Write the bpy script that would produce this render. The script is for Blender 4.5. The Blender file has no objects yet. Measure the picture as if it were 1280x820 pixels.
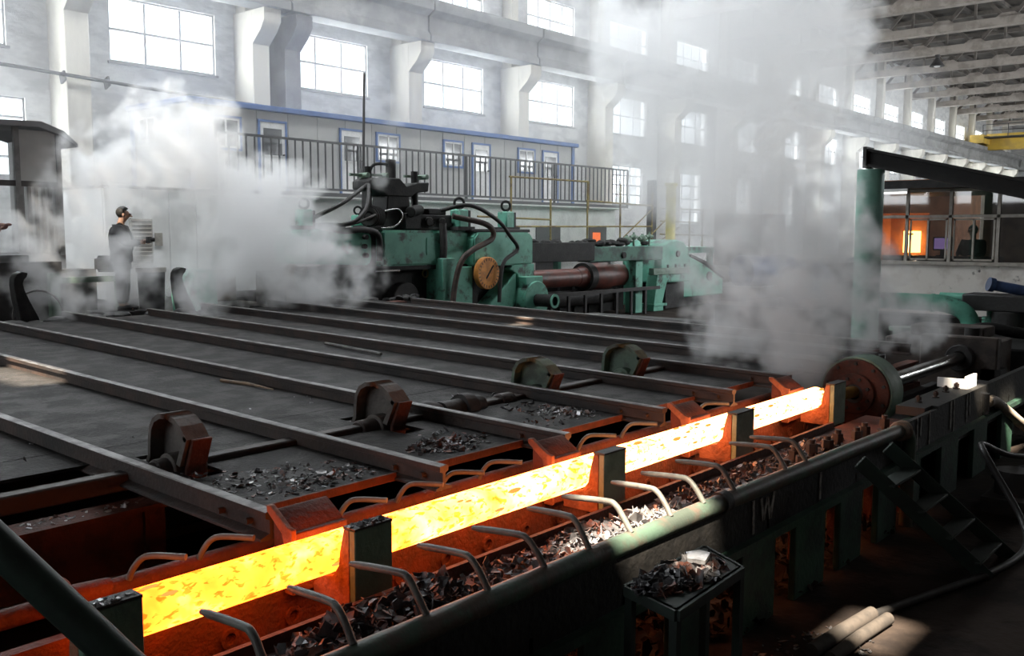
import bpy, bmesh, math, random
from mathutils import Vector, Matrix, noise
random.seed(7)
S = bpy.context.scene
COL = S.collection
PI = math.pi

# ------------------------------------------------------------------ camera
cam = bpy.data.objects.new('camera', bpy.data.cameras.new('camera'))
COL.objects.link(cam)
cam.data.sensor_width = 36.0
cam.data.lens = 36.0 * 1173.5 / 1280.0
cam.data.clip_end = 400
_r = Vector((0.6517997, -0.7583869, 0.00254044))
_u = Vector((0.07400038, 0.0669331, 0.9950095))
_f = Vector((0.75477221, 0.6483589, -0.0997479))
cam.matrix_world = Matrix(((_r.x, _u.x, -_f.x, 0), (_r.y, _u.y, -_f.y, 0), (_r.z, _u.z, -_f.z, 2.5), (0, 0, 0, 1)))
S.camera = cam

# ------------------------------------------------------------------ view, sky, sun, window daylight
S.view_settings.view_transform = 'Standard'
S.view_settings.look = 'None'
S.view_settings.gamma = 1.0
S.view_settings.exposure = 0.0
S.cycles.volume_bounces = 6
S.cycles.max_bounces = 10
S.cycles.diffuse_bounces = 4
S.cycles.sample_clamp_indirect = 6.0
W = bpy.data.worlds.new('sky')
S.world = W
W.use_nodes = True
W.node_tree.nodes['Background'].inputs[0].default_value = (0.86, 0.93, 1.0, 1)
W.node_tree.nodes['Background'].inputs[1].default_value = 2.2

SUN_DIR = Vector((0.40, 0.30, -0.80)).normalized()
sun = bpy.data.objects.new('sun', bpy.data.lights.new('sun', 'SUN'))
COL.objects.link(sun)
sun.data.energy = 40.0
sun.data.angle = math.radians(0.6)
sun.data.color = (1.0, 0.86, 0.68)
sun.rotation_euler = SUN_DIR.to_track_quat('-Z', 'Y').to_euler()
sun.location = (0, 0, 30)

ROOF_Z = 15.2
# bays of the window wall: start of window k
BAY = 5.82
def bay(k): return 24.2 + BAY * k
WIN = []            # (x0, x1, z0, z1) openings of the window wall
for k in range(-3, 14):
    a = bay(k)
    WIN.append((a - (0.05 if k < 0 else 0), a + 3.15, 7.1, 8.83))
    WIN.append((a, a + 3.15, 10.6, 12.15))
    if k == -3: WIN.append((a, a + 3.53, 3.9, 5.88))
    if k == 2: WIN.append((a, a + 2.85, 3.9, 5.68))
    if k in (3, 4, 5): WIN.append((a, a + 2.6, 3.0, 5.62))
WIN_R = []          # openings of the opposite wall, behind the camera's right
for k in range(1, 13):
    a = bay(k) + 2.0
    WIN_R.append((a, a + 4.2, 6.6, 9.0))
    WIN_R.append((a, a + 4.2, 10.4, 12.4))
Y_L, Y_R = 25.0, -9.0
def daylight(x0, x1, z0, z1, y, face, rad):
    d = bpy.data.lights.new('window_daylight', 'AREA')
    d.shape = 'RECTANGLE'
    d.size, d.size_y = x1 - x0, z1 - z0
    d.energy = rad * math.pi * d.size * d.size_y
    d.color = (0.93, 0.97, 1.0)
    o = bpy.data.objects.new('window_daylight', d)
    COL.objects.link(o)
    o.location = ((x0 + x1) / 2, y, (z0 + z1) / 2)
    o.rotation_euler = (math.radians(-90 * face), 0, 0)
DAY_L, DAY_R, DAY_TOP, DAY_N = 19.5, 22.0, 17.0, 5.0
for w in WIN: daylight(*w, Y_L + 0.32, 1, DAY_L)
for w in WIN_R: daylight(*w, Y_R - 0.32, -1, DAY_R)

WIN_N = [(y, y + 3.6, z, z + 2.6) for y in (6.5, 11.5, 16.5, 20.9) for z in (4.2, 8.6)]   # openings of the end wall behind the camera's left
for y0, y1, z0, z1 in WIN_N:
    d = bpy.data.lights.new('window_daylight', 'AREA'); d.shape = 'RECTANGLE'; d.size, d.size_y = z1 - z0, y1 - y0
    d.energy = DAY_N * math.pi * d.size * d.size_y; d.color = (0.96, 0.97, 1.0)
    o = bpy.data.objects.new('window_daylight', d); COL.objects.link(o); o.location = (-14.0 - .32, (y0 + y1) / 2, (z0 + z1) / 2); o.rotation_euler = (0, math.radians(-90), 0)
for q in range(7):          # unseen skylights, added to brighten the steam
    d = bpy.data.lights.new('added_skylight_lamp', 'AREA'); d.shape = 'RECTANGLE'; d.size, d.size_y = 3.0, 2.2
    d.energy = DAY_TOP * math.pi * 6.6; d.color = (0.93, 0.97, 1.0)
    o = bpy.data.objects.new('added_skylight_lamp', d); COL.objects.link(o); o.location = (10.5 + 5.0 * q, 16.1, ROOF_Z + .03)

for x in (5.7, 9.7):  # two more, added above the left steam and booth to brighten them
    d = bpy.data.lights.new('added_skylight_lamp', 'AREA'); d.shape = 'RECTANGLE'; d.size, d.size_y = 3.4, 2.2
    d.energy = DAY_TOP * 1.6 * math.pi * 7.5; d.color = (0.93, 0.97, 1.0)
    o = bpy.data.objects.new('added_skylight_lamp', d); COL.objects.link(o); o.location = (x, 18.7, ROOF_Z + .03)

# ------------------------------------------------------------------ helpers
def link(o, parent=None):
    COL.objects.link(o)
    if parent is not None: o.parent = parent
    return o
def tag(o, label=None, cat=None, group=None, kind=None):
    if label: o['label'] = label
    if cat: o['category'] = cat
    if group: o['group'] = group
    if kind: o['kind'] = kind
    return o
def thing(name, label, cat, loc=(0, 0, 0), rz=0.0, group=None):
    o = bpy.data.objects.new(name, None)
    o.empty_display_size = 0.2
    COL.objects.link(o)
    o.location = loc
    o.rotation_euler = (0, 0, rz)
    return tag(o, label, cat, group)
def dup(o, parent, loc=None, rot=None):
    c = o.copy()
    COL.objects.link(c)
    c.parent = parent
    if loc is not None: c.location = loc
    if rot is not None: c.rotation_euler = rot
    for ch in o.children: dup(ch, c)
    return c

def spline(pts, n=6):
    P = [Vector(p) for p in pts]
    if len(P) < 3: return P
    out = []
    for i in range(len(P) - 1):
        p0 = P[i - 1] if i > 0 else P[i] * 2 - P[i + 1]
        p1, p2 = P[i], P[i + 1]
        p3 = P[i + 2] if i + 2 < len(P) else P[i + 1] * 2 - P[i]
        for j in range(n):
            t = j / n
            out.append(0.5 * ((2 * p1) + (p2 - p0) * t + (2 * p0 - 5 * p1 + 4 * p2 - p3) * t * t + (3 * p1 - p0 - 3 * p2 + p3) * t ** 3))
    out.append(P[-1])
    return out

class MB:
    def __init__(s): s.v, s.f, s.m = [], [], []
    def add(s, vs, fs, mi=0):
        n = len(s.v)
        s.v += [tuple(v) for v in vs]
        s.f += [tuple(i + n for i in f) for f in fs]
        s.m += [mi] * len(fs)
        return s
    def box(s, x0, x1, y0, y1, z0, z1, mi=0, M=None):
        vs = [Vector((x, y, z)) for z in (z0, z1) for y in (y0, y1) for x in (x0, x1)]
        if M: vs = [M @ v for v in vs]
        return s.add(vs, [(0, 2, 3, 1), (4, 5, 7, 6), (0, 1, 5, 4), (2, 6, 7, 3), (0, 4, 6, 2), (1, 3, 7, 5)], mi)
    def beam(s, p0, p1, w, h, mi=0, up=(0, 0, 1)):
        p0, p1 = Vector(p0), Vector(p1)
        d = (p1 - p0).normalized()
        upv = Vector(up)
        if abs(d.dot(upv)) > 0.98: upv = Vector((0, 1, 0))
        a = d.cross(upv).normalized()
        b = a.cross(d).normalized()
        vs = [p + a * (w / 2 * i) + b * (h / 2 * j) for p in (p0, p1) for j in (-1, 1) for i in (-1, 1)]
        return s.add(vs, [(0, 2, 3, 1), (4, 5, 7, 6), (0, 1, 5, 4), (2, 6, 7, 3), (0, 4, 6, 2), (1, 3, 7, 5)], mi)
    def tube(s, pts, r, n=10, mi=0, caps=True):
        P = [Vector(p) for p in pts]
        rs = r if isinstance(r, (list, tuple)) else [r] * len(P)
        vs, fs = [], []
        ref = None
        for i, p in enumerate(P):
            d = (P[min(i + 1, len(P) - 1)] - P[max(i - 1, 0)]).normalized()
            if ref is None:
                ref = Vector((0, 0, 1)) if abs(d.z) < 0.9 else Vector((0, 1, 0))
            a = d.cross(ref).normalized()
            b = a.cross(d).normalized()
            ref = b
            for j in range(n):
                t = 2 * PI * j / n
                vs.append(p + a * (rs[i] * math.cos(t)) + b * (rs[i] * math.sin(t)))
        for i in range(len(P) - 1):
            for j in range(n):
                k = (j + 1) % n
                fs.append((i * n + j, i * n + k, (i + 1) * n + k, (i + 1) * n + j))
        if caps:
            fs.append(tuple(range(n - 1, -1, -1)))
            fs.append(tuple(range((len(P) - 1) * n, len(P) * n)))
        return s.add(vs, fs, mi)
    def cyl(s, p0, p1, r0, r1=None, n=20, mi=0):
        return s.tube([p0, p1], [r0, r1 if r1 is not None else r0], n, mi)
    def ring(s, p0, p1, ro, ri, n=28, mi=0):
        p0, p1 = Vector(p0), Vector(p1)
        d = (p1 - p0).normalized()
        ref = Vector((0, 0, 1)) if abs(d.z) < 0.9 else Vector((0, 1, 0))
        a = d.cross(ref).normalized(); b = a.cross(d)
        vs, fs = [], []
        for p, rr in ((p0, ro), (p1, ro), (p1, ri), (p0, ri)):
            for j in range(n):
                t = 2 * PI * j / n
                vs.append(p + a * (rr * math.cos(t)) + b * (rr * math.sin(t)))
        for q in range(4):
            for j in range(n):
                k = (j + 1) % n
                fs.append((q * n + j, q * n + k, ((q + 1) % 4) * n + k, ((q + 1) % 4) * n + j))
        return s.add(vs, fs, mi)
    def torus(s, c, axis, R, r, n=20, m=8, mi=0):
        c = Vector(c); d = Vector(axis).normalized()
        ref = Vector((0, 0, 1)) if abs(d.z) < 0.9 else Vector((0, 1, 0))
        a = d.cross(ref).normalized(); b = a.cross(d)
        pts = [c + a * (R * math.cos(2 * PI * j / n)) + b * (R * math.sin(2 * PI * j / n)) for j in range(n)]
        vs, fs = [], []
        for j, p in enumerate(pts):
            o = (p - c).normalized()
            for i in range(m):
                t = 2 * PI * i / m
                vs.append(p + o * (r * math.cos(t)) + d * (r * math.sin(t)))
        for j in range(n):
            for i in range(m):
                fs.append((j * m + i, j * m + (i + 1) % m, ((j + 1) % n) * m + (i + 1) % m, ((j + 1) % n) * m + i))
        return s.add(vs, fs, mi)
    def prism(s, poly, plane, a0, a1, mi=0):
        """poly in 2D; plane 'yz' extrudes along x, 'xz' along y, 'xy' along z"""
        def P(u, v, a):
            return {'yz': (a, u, v), 'xz': (u, a, v), 'xy': (u, v, a)}[plane]
        n = len(poly)
        vs = [P(u, v, a0) for u, v in poly] + [P(u, v, a1) for u, v in poly]
        fs = [tuple(range(n - 1, -1, -1)), tuple(range(n, 2 * n))]
        fs += [(i, (i + 1) % n, n + (i + 1) % n, n + i) for i in range(n)]
        return s.add(vs, fs, mi)
    def sphere(s, c, r, n=12, m=8, sc=(1, 1, 1), mi=0):
        vs, fs = [], []
        for i in range(m + 1):
            th = PI * i / m
            for j in range(n):
                ph = 2 * PI * j / n
                vs.append((c[0] + r * sc[0] * math.sin(th) * math.cos(ph), c[1] + r * sc[1] * math.sin(th) * math.sin(ph), c[2] + r * sc[2] * math.cos(th)))
        for i in range(m):
            for j in range(n):
                k = (j + 1) % n
                fs.append((i * n + j, (i + 1) * n + j, (i + 1) * n + k, i * n + k))
        return s.add(vs, fs, mi)
    def build(s, name, mat, parent=None, bevel=0.0, seg=1, smooth=40, rough=0.0):
        me = bpy.data.meshes.new(name)
        me.from_pydata(s.v, [], s.f)
        bm = bmesh.new()
        bm.from_mesh(me)
        for f, mi in zip(bm.faces, s.m): f.material_index = mi
        bmesh.ops.remove_doubles(bm, verts=bm.verts, dist=1e-5)
        bmesh.ops.recalc_face_normals(bm, faces=bm.faces)
        if bevel > 0:
            ed = [e for e in bm.edges if len(e.link_faces) == 2 and e.calc_face_angle(0) > 0.6]
            bmesh.ops.bevel(bm, geom=ed, offset=bevel, segments=seg, affect='EDGES', clamp_overlap=True)
        if rough > 0:
            for v in bm.verts:
                v.co += noise.noise_vector(v.co * 9.0) * rough
        bm.to_mesh(me)
        bm.free()
        for mt in (mat if isinstance(mat, (list, tuple)) else [mat]): me.materials.append(mt)
        me.polygons.foreach_set('use_smooth', [True] * len(me.polygons))
        me.set_sharp_from_angle(angle=math.radians(smooth))
        me.update()
        return link(bpy.data.objects.new(name, me), parent)

def wall_cells(holes, u0, u1, v0, v1):
    """rectangles that fill [u0,u1]x[v0,v1] outside the holes"""
    vs = sorted({v0, v1, *[h[2] for h in holes], *[h[3] for h in holes]})
    vs = [v for v in vs if v0 <= v <= v1]
    out = []
    for a, b in zip(vs[:-1], vs[1:]):
        act = sorted([(h[0], h[1]) for h in holes if h[2] < b - 1e-6 and h[3] > a + 1e-6])
        x = u0
        for h0, h1 in act:
            if h0 > x: out.append((x, h0, a, b))
            x = max(x, h1)
        if x < u1: out.append((x, u1, a, b))
    return out

# ------------------------------------------------------------------ materials
def mat(name, c1, c2=None, scale=4.0, lo=0.42, hi=0.62, rough=0.6, metal=0.0, bump=0.0, bscale=25.0, c3=None, s3=1.2, lo3=0.55, hi3=0.7,
        detail=6.0, stretch=(1, 1, 1), spec=0.5, rough2=None, vary=0.0):
    m = bpy.data.materials.new(name)
    m.use_nodes = True
    nt = m.node_tree
    N, L = nt.nodes.new, nt.links.new
    b = nt.nodes['Principled BSDF']
    b.inputs['Roughness'].default_value = rough
    b.inputs['Metallic'].default_value = metal
    b.inputs['Specular IOR Level'].default_value = spec
    b.inputs['Base Color'].default_value = (*c1, 1)
    geo = N('ShaderNodeNewGeometry')
    mp = N('ShaderNodeMapping')
    mp.inputs['Scale'].default_value = stretch
    L(geo.outputs['Position'], mp.inputs[0])
    col = None
    def mask(sc, a, z, off):
        nz = N('ShaderNodeTexNoise')
        nz.inputs['Scale'].default_value = sc
        nz.inputs['Detail'].default_value = detail
        nz.inputs['Roughness'].default_value = 0.62
        ad = N('ShaderNodeVectorMath'); ad.operation = 'ADD'; ad.inputs[1].default_value = (off, off * 1.7, -off)
        L(mp.outputs[0], ad.inputs[0]); L(ad.outputs[0], nz.inputs['Vector'])
        mr = N('ShaderNodeMapRange'); mr.interpolation_type = 'SMOOTHSTEP'
        mr.inputs['From Min'].default_value = a; mr.inputs['From Max'].default_value = z
        L(nz.outputs[0], mr.inputs[0])
        return mr.outputs[0]
    if c2 is not None:
        k = mask(scale, lo, hi, 3.1)
        mx = N('ShaderNodeMix'); mx.data_type = 'RGBA'
        mx.inputs[6].default_value = (*c1, 1); mx.inputs[7].default_value = (*c2, 1)
        L(k, mx.inputs[0]); col = mx.outputs[2]
        if rough2 is not None:
            rr = N('ShaderNodeMapRange'); rr.inputs['To Min'].default_value = rough; rr.inputs['To Max'].default_value = rough2
            L(k, rr.inputs[0]); L(rr.outputs[0], b.inputs['Roughness'])
        if c3 is not None:
            k3 = mask(s3, lo3, hi3, 11.7)
            m3 = N('ShaderNodeMix'); m3.data_type = 'RGBA'
            L(k3, m3.inputs[0]); L(col, m3.inputs[6]); m3.inputs[7].default_value = (*c3, 1)
            col = m3.outputs[2]
        if vary > 0:
            oi = N('ShaderNodeObjectInfo')
            mr = N('ShaderNodeMapRange'); mr.inputs['To Min'].default_value = 1 - vary; mr.inputs['To Max'].default_value = 1 + vary
            L(oi.outputs['Random'], mr.inputs[0])
            hv = N('ShaderNodeHueSaturation'); L(mr.outputs[0], hv.inputs['Value']); L(col, hv.inputs['Color'])
            col = hv.outputs[0]
        L(col, b.inputs['Base Color'])
    if bump > 0:
        nz = N('ShaderNodeTexNoise'); nz.inputs['Scale'].default_value = bscale; nz.inputs['Detail'].default_value = 5
        L(mp.outputs[0], nz.inputs['Vector'])
        bp = N('ShaderNodeBump'); bp.inputs['Strength'].default_value = bump; bp.inputs['Distance'].default_value = 0.02
        L(nz.outputs[0], bp.inputs['Height']); L(bp.outputs[0], b.inputs['Normal'])
    return m

def emit(name, color, strength):
    m = bpy.data.materials.new(name); m.use_nodes = True
    nt = m.node_tree; nt.nodes.clear()
    o = nt.nodes.new('ShaderNodeOutputMaterial'); e = nt.nodes.new('ShaderNodeEmission')
    e.inputs[0].default_value = (*color, 1); e.inputs[1].default_value = strength
    nt.links.new(e.outputs[0], o.inputs[0])
    return m

def glass(name, tint, refl=0.08, rough=0.03):
    m = bpy.data.materials.new(name); m.use_nodes = True
    nt = m.node_tree; nt.nodes.clear()
    N, L = nt.nodes.new, nt.links.new
    o = N('ShaderNodeOutputMaterial'); mx = N('ShaderNodeMixShader'); t = N('ShaderNodeBsdfTransparent'); g = N('ShaderNodeBsdfGlossy')
    t.inputs[0].default_value = (*tint, 1); g.inputs['Roughness'].default_value = rough
    mx.inputs[0].default_value = refl
    L(t.outputs[0], mx.inputs[1]); L(g.outputs[0], mx.inputs[2]); L(mx.outputs[0], o.inputs[0])
    return m

PLASTER = mat('rough_plaster', (.50, .50, .49), (.38, .38, .38), scale=1.6, bump=1.0, bscale=3.2, rough=.9, stretch=(1, 1, 2.2), c3=(.30, .30, .30), s3=.5)
CONCRETE = mat('grey_concrete', (.25, .25, .245), (.19, .19, .185), scale=1.2, bump=.4, bscale=9, rough=.9, c3=(.31, .305, .295), s3=.6)
GREYCOL = mat('dark_grey_column', (.22, .22, .23), (.16, .16, .17), scale=1.2, rough=.9)
CREAM = mat('cream_concrete', (.56, .53, .46), (.45, .42, .37), scale=1.0, bump=.3, bscale=8, rough=.85, stretch=(1, 1, .3), c3=(.36, .34, .31), s3=.7, lo3=.58, hi3=.75)
WHITEWALL = mat('whitewashed_brick', (.84, .84, .82), (.72, .72, .70), scale=1.5, bump=.5, bscale=7, rough=.9, c3=(.58, .58, .56), s3=.6, lo3=.6, hi3=.8)
DIRTYWHITE = mat('stained_white_plaster', (.78, .74, .69), (.60, .55, .50), scale=2.6, lo=.5, hi=.7, bump=.4, bscale=8, rough=.9, c3=(.10, .09, .08), s3=3.2, lo3=.63, hi3=.72)
ROOFDECK = mat('sooty_roof_panel', (.10, .088, .078), (.065, .058, .052), scale=.8, rough=.9, c3=(.14, .125, .11), s3=.4)
TRUSS = mat('lit_concrete_chord', (.34, .30, .265), (.24, .21, .185), scale=1.5, rough=.9, bump=.3, bscale=6)  # lighter tone imitates the light on the lower chords
TRUSSDARK = mat('dimmed_concrete_web', (.15, .13, .115), (.10, .09, .08), scale=1.5, rough=.9)  # darker copy of the truss concrete, keeps webs faint behind the lit chords
FLOOR = mat('oily_concrete', (.018, .0165, .015), (.010, .0095, .009), spec=.1, scale=1.4, rough=.95, bump=.5, bscale=12, c3=(.036, .031, .027), s3=3, lo3=.6, hi3=.75)
PITFLOOR = mat('scale_covered_floor', (.038, .029, .024), (.020, .016, .0145), scale=2.2, rough=.95, spec=.1, bump=.6, bscale=16)  # reddish tint helps out the bar's red glow on the rubble
RACK = mat('sooty_steel', (.016, .0152, .0148), (.027, .0245, .023), scale=3.5, rough=.75, rough2=.65, spec=.22, bump=.5, bscale=40, c3=(.034, .025, .021), s3=1.3, lo3=.57, hi3=.72)
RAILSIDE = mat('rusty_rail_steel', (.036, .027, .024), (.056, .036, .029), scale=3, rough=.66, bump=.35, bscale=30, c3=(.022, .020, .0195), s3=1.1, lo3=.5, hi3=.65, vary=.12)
RAILTOP = mat('worn_rail_head', (.095, .086, .08), (.055, .05, .047), scale=6, rough=.45, rough2=.6, bump=.2, bscale=40)
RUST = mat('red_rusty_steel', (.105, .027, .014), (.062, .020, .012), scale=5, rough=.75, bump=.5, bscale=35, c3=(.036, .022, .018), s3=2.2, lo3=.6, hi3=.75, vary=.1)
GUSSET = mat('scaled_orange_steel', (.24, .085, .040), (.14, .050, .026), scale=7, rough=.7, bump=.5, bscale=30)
BENCHGREEN = mat('dark_green_paint', (.030, .085, .056), (.018, .040, .030), scale=3, rough=.55, bump=.25, bscale=30, c3=(.05, .035, .03), s3=2.4, lo3=.6, hi3=.72)
RAILGREEN = mat('dark_handrail_paint', (.016, .038, .027), (.010, .020, .015), scale=7, rough=.5)
PIPEGREEN = mat('worn_green_pipe_paint', (.070, .115, .086), (.055, .07, .057), scale=3, rough=.5, bump=.2, c3=(.10, .078, .062), s3=5, lo3=.42, hi3=.58)
GANTRYGREEN = mat('steam_paled_green', (.20, .40, .32), (.15, .31, .25), scale=2, rough=.55, c3=(.08, .14, .11), s3=2, lo3=.6, hi3=.75)  # paleness imitates steam veiling the gantry post
BOLTDARK = mat('dark_rusty_bolt', (.05, .026, .018), (.03, .02, .016), scale=9, rough=.7)
STEPGREEN = mat('grimy_step_paint', (.014, .028, .021), (.010, .016, .013), scale=5, rough=.7)
POSTDARK = mat('less_lit_post_green', (.085, .175, .12), (.05, .105, .075), scale=4, rough=.6, bump=.2)  # darker copy of the post green, for posts with less daylight
POSTGREEN = mat('sage_green_paint', (.19, .28, .215), (.12, .18, .14), scale=4, rough=.6, bump=.25, bscale=30, c3=(.07, .055, .045), s3=5, lo3=.64, hi3=.74)
GREEN = mat('mill_green_paint', (.135, .42, .31), (.10, .33, .24), scale=2.2, rough=.5, bump=.15, bscale=18, c3=(.035, .05, .042), s3=2.6, lo3=.53, hi3=.68)
ARMGREEN = mat('dusty_green_paint', (.115, .165, .125), (.07, .085, .07), scale=5, rough=.75, bump=.3, bscale=30)
PALEGREEN = mat('worn_green_rod_paint', (.12, .125, .11), (.085, .075, .068), scale=6, rough=.5, bump=.2, bscale=40)
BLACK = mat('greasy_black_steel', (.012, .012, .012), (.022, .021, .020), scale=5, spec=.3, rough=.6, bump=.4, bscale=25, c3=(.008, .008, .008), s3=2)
JET = mat('jet_black_steel', (.010, .010, .010), (.018, .017, .016), scale=3, rough=.65)
DARK = mat('dark_machine_steel', (.045, .042, .042), (.028, .027, .027), scale=3, rough=.7, bump=.4, bscale=20, c3=(.085, .055, .045), s3=1.5, lo3=.6, hi3=.75)
RUBBER = mat('black_rubber', (.022, .021, .021), (.036, .034, .033), scale=8, rough=.55)
SHAFT = mat('red_oxide_shaft', (.13, .038, .027), (.075, .028, .022), scale=3, rough=.45, bump=.2, bscale=20, c3=(.05, .035, .03), s3=1.4)
CHROME = mat('polished_ram_steel', (.50, .49, .48), (.40, .39, .38), scale=5, rough=.22, metal=1.0)
BLUE = mat('blue_trim_paint', (.045, .12, .33), (.04, .10, .26), scale=3, rough=.5)
PANEL = mat('pale_grey_sandwich_panel', (.40, .40, .39), (.35, .35, .345), scale=1.0, rough=.6, c3=(.30, .30, .295), s3=.7, lo3=.6, hi3=.8)
WHITE = mat('white_sheet_steel', (.86, .86, .85), (.78, .78, .77), scale=1.2, rough=.55, c3=(.50, .49, .47), s3=.8, lo3=.62, hi3=.8)
FRAMEWHITE = mat('white_window_frame', (.70, .70, .69), (.60, .60, .59), scale=4, rough=.5)
FRAMEGREY = mat('dusty_aluminium_frame', (.42, .385, .34), (.32, .29, .25), scale=6, rough=.55)
STEELFRAME = mat('grey_steel_window_frame', (.20, .20, .20), (.15, .15, .15), scale=4, rough=.6)
RAILING = mat('black_railing_paint', (.014, .014, .015), (.025, .024, .023), scale=5, rough=.5)
YELLOW = mat('worn_yellow_railing_paint', (.30, .24, .09), (.16, .11, .06), scale=5, rough=.6)
YELLOWPIPE = mat('bright_yellow_paint', (.72, .62, .16), (.60, .52, .2), scale=2, rough=.5)
CRANE = mat('crane_yellow_paint', (.55, .36, .05), (.42, .28, .06), scale=1, rough=.6)
DIAL = mat('orange_oxide_dial', (.85, .36, .08), (.62, .24, .06), scale=5, rough=.6, c3=(.66, .40, .18), s3=7, lo3=.58, hi3=.7)
FLAKE = mat('mill_scale_flake', (.12, .118, .124), (.06, .058, .062), scale=14, rough=.42, rough2=.6, metal=.3, vary=.3, c3=(.16, .06, .04), s3=8, lo3=.52, hi3=.62)  # rust red patches put in to strengthen the bar's glow on the flakes
FLAKEBIG = mat('glint_pale_flake', (.42, .42, .43), (.20, .195, .195), scale=12, rough=.35, metal=.4)  # pale colour stands for glints of light on the flakes
CHALK = mat('white_paint_mark', (.34, .33, .32), (.16, .155, .15), scale=18, rough=.9)
DARKPANE = mat('dark_interior_pane', (.035, .038, .042), (.05, .052, .055), scale=2, rough=.08, spec=.8)  # dark colour stands for the dim cabin interior behind the glass
MOTORBLUE = mat('motor_blue_paint', (.05, .085, .20), (.035, .055, .12), scale=3, rough=.5)
BROWNBOX = mat('brown_casing', (.16, .11, .075), (.10, .07, .05), scale=4, rough=.7)
CLOTHDARK = mat('dark_work_cloth', (.022, .022, .025), (.015, .015, .017), scale=8, rough=.9)
TROUSER = mat('grey_work_trousers', (.04, .04, .045), (.03, .03, .033), scale=8, rough=.9)
SKIN = mat('skin', (.42, .26, .19), (.38, .22, .16), scale=12, rough=.6)
HAIR = mat('black_hair', (.02, .018, .016), (.03, .027, .025), scale=20, rough=.6)
EYE = mat('dark_eye', (.02, .015, .012), (.03, .02, .02), scale=20, rough=.2)
PINKCLOTH = mat('reddish_work_glove', (.30, .17, .15), (.22, .12, .11), scale=9, rough=.9)
PANE = glass('clear_window_glass', (.97, .98, .98), .05)
PULPITPANE = glass('dusty_pulpit_glass', (.70, .68, .66), .07)
OPAL = bpy.data.materials.new('added_skylight_sheet'); OPAL.use_nodes = True
OPAL.node_tree.nodes['Principled BSDF'].inputs['Base Color'].default_value = (.85, .85, .85, 1)
REFLECTGLOW = emit('imitated_reflection_glow', (1.0, .50, .13), 14.0)  # glow of the stand-in for a reflected hot opening
SCREEN = emit('lit_monitor_screen', (.35, .25, .62), .7)
TUBE = emit('fluorescent_tube', (1.0, .98, .95), 2.2)

def hot_mat():
    m = bpy.data.materials.new('glowing_hot_steel'); m.use_nodes = True
    nt = m.node_tree; nt.nodes.clear()
    N, L = nt.nodes.new, nt.links.new
    o = N('ShaderNodeOutputMaterial'); e = N('ShaderNodeEmission')
    geo = N('ShaderNodeNewGeometry'); sx = N('ShaderNodeSeparateXYZ'); L(geo.outputs['Position'], sx.inputs[0])
    heat = N('ShaderNodeMapRange'); heat.inputs['From Min'].default_value = 1.6; heat.inputs['From Max'].default_value = 6.4
    L(sx.outputs['X'], heat.inputs[0])
    mp = N('ShaderNodeMapping'); mp.inputs['Scale'].default_value = (.55, 1, 1); mp.inputs['Rotation'].default_value = (0, .5, 0)
    L(geo.outputs['Position'], mp.inputs[0])
    nz = N('ShaderNodeTexNoise'); nz.inputs['Scale'].default_value = 34; nz.inputs['Detail'].default_value = 3; nz.inputs['Distortion'].default_value = .6
    L(mp.outputs[0], nz.inputs['Vector'])
    pt = N('ShaderNodeMapRange'); pt.interpolation_type = 'SMOOTHSTEP'; pt.inputs['From Min'].default_value = .53; pt.inputs['From Max'].default_value = .66
    L(nz.outputs[0], pt.inputs[0])
    n2 = N('ShaderNodeTexNoise'); n2.inputs['Scale'].default_value = 6; n2.inputs['Detail'].default_value = 3
    L(geo.outputs['Position'], n2.inputs['Vector'])
    p2 = N('ShaderNodeMapRange'); p2.inputs['From Min'].default_value = .3; p2.inputs['From Max'].default_value = .7
    p2.inputs['To Min'].default_value = -.30; p2.inputs['To Max'].default_value = .30
    L(n2.outputs[0], p2.inputs[0])
    a = N('ShaderNodeMath'); a.operation = 'ADD'; L(heat.outputs[0], a.inputs[0]); L(p2.outputs[0], a.inputs[1])
    a2 = N('ShaderNodeMath'); a2.operation = 'MULTIPLY_ADD'; a2.inputs[1].default_value = -.6; L(pt.outputs[0], a2.inputs[0]); L(a.outputs[0], a2.inputs[2])
    cr = N('ShaderNodeValToRGB')
    els = cr.color_ramp.elements
    els[0].position = 0.0; els[0].color = (1.0, .085, .004, 1)
    els[1].position = 1.0; els[1].color = (1.0, .42, .17, 1)
    x = els.new(.45); x.color = (1.0, .165, .013, 1)
    ar = N('ShaderNodeMapRange'); ar.inputs['From Min'].default_value = -.7; ar.inputs['From Max'].default_value = 1.2
    L(a2.outputs[0], ar.inputs[0]); L(ar.outputs[0], cr.inputs[0])
    st = N('ShaderNodeMapRange'); st.inputs['From Min'].default_value = 0; st.inputs['From Max'].default_value = 1
    st.inputs['To Min'].default_value = 4.0; st.inputs['To Max'].default_value = 14.0
    L(ar.outputs[0], st.inputs[0])
    L(cr.outputs[0], e.inputs[0]); L(st.outputs[0], e.inputs[1]); L(e.outputs[0], o.inputs[0])
    return m
HOT = hot_mat()

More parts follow.
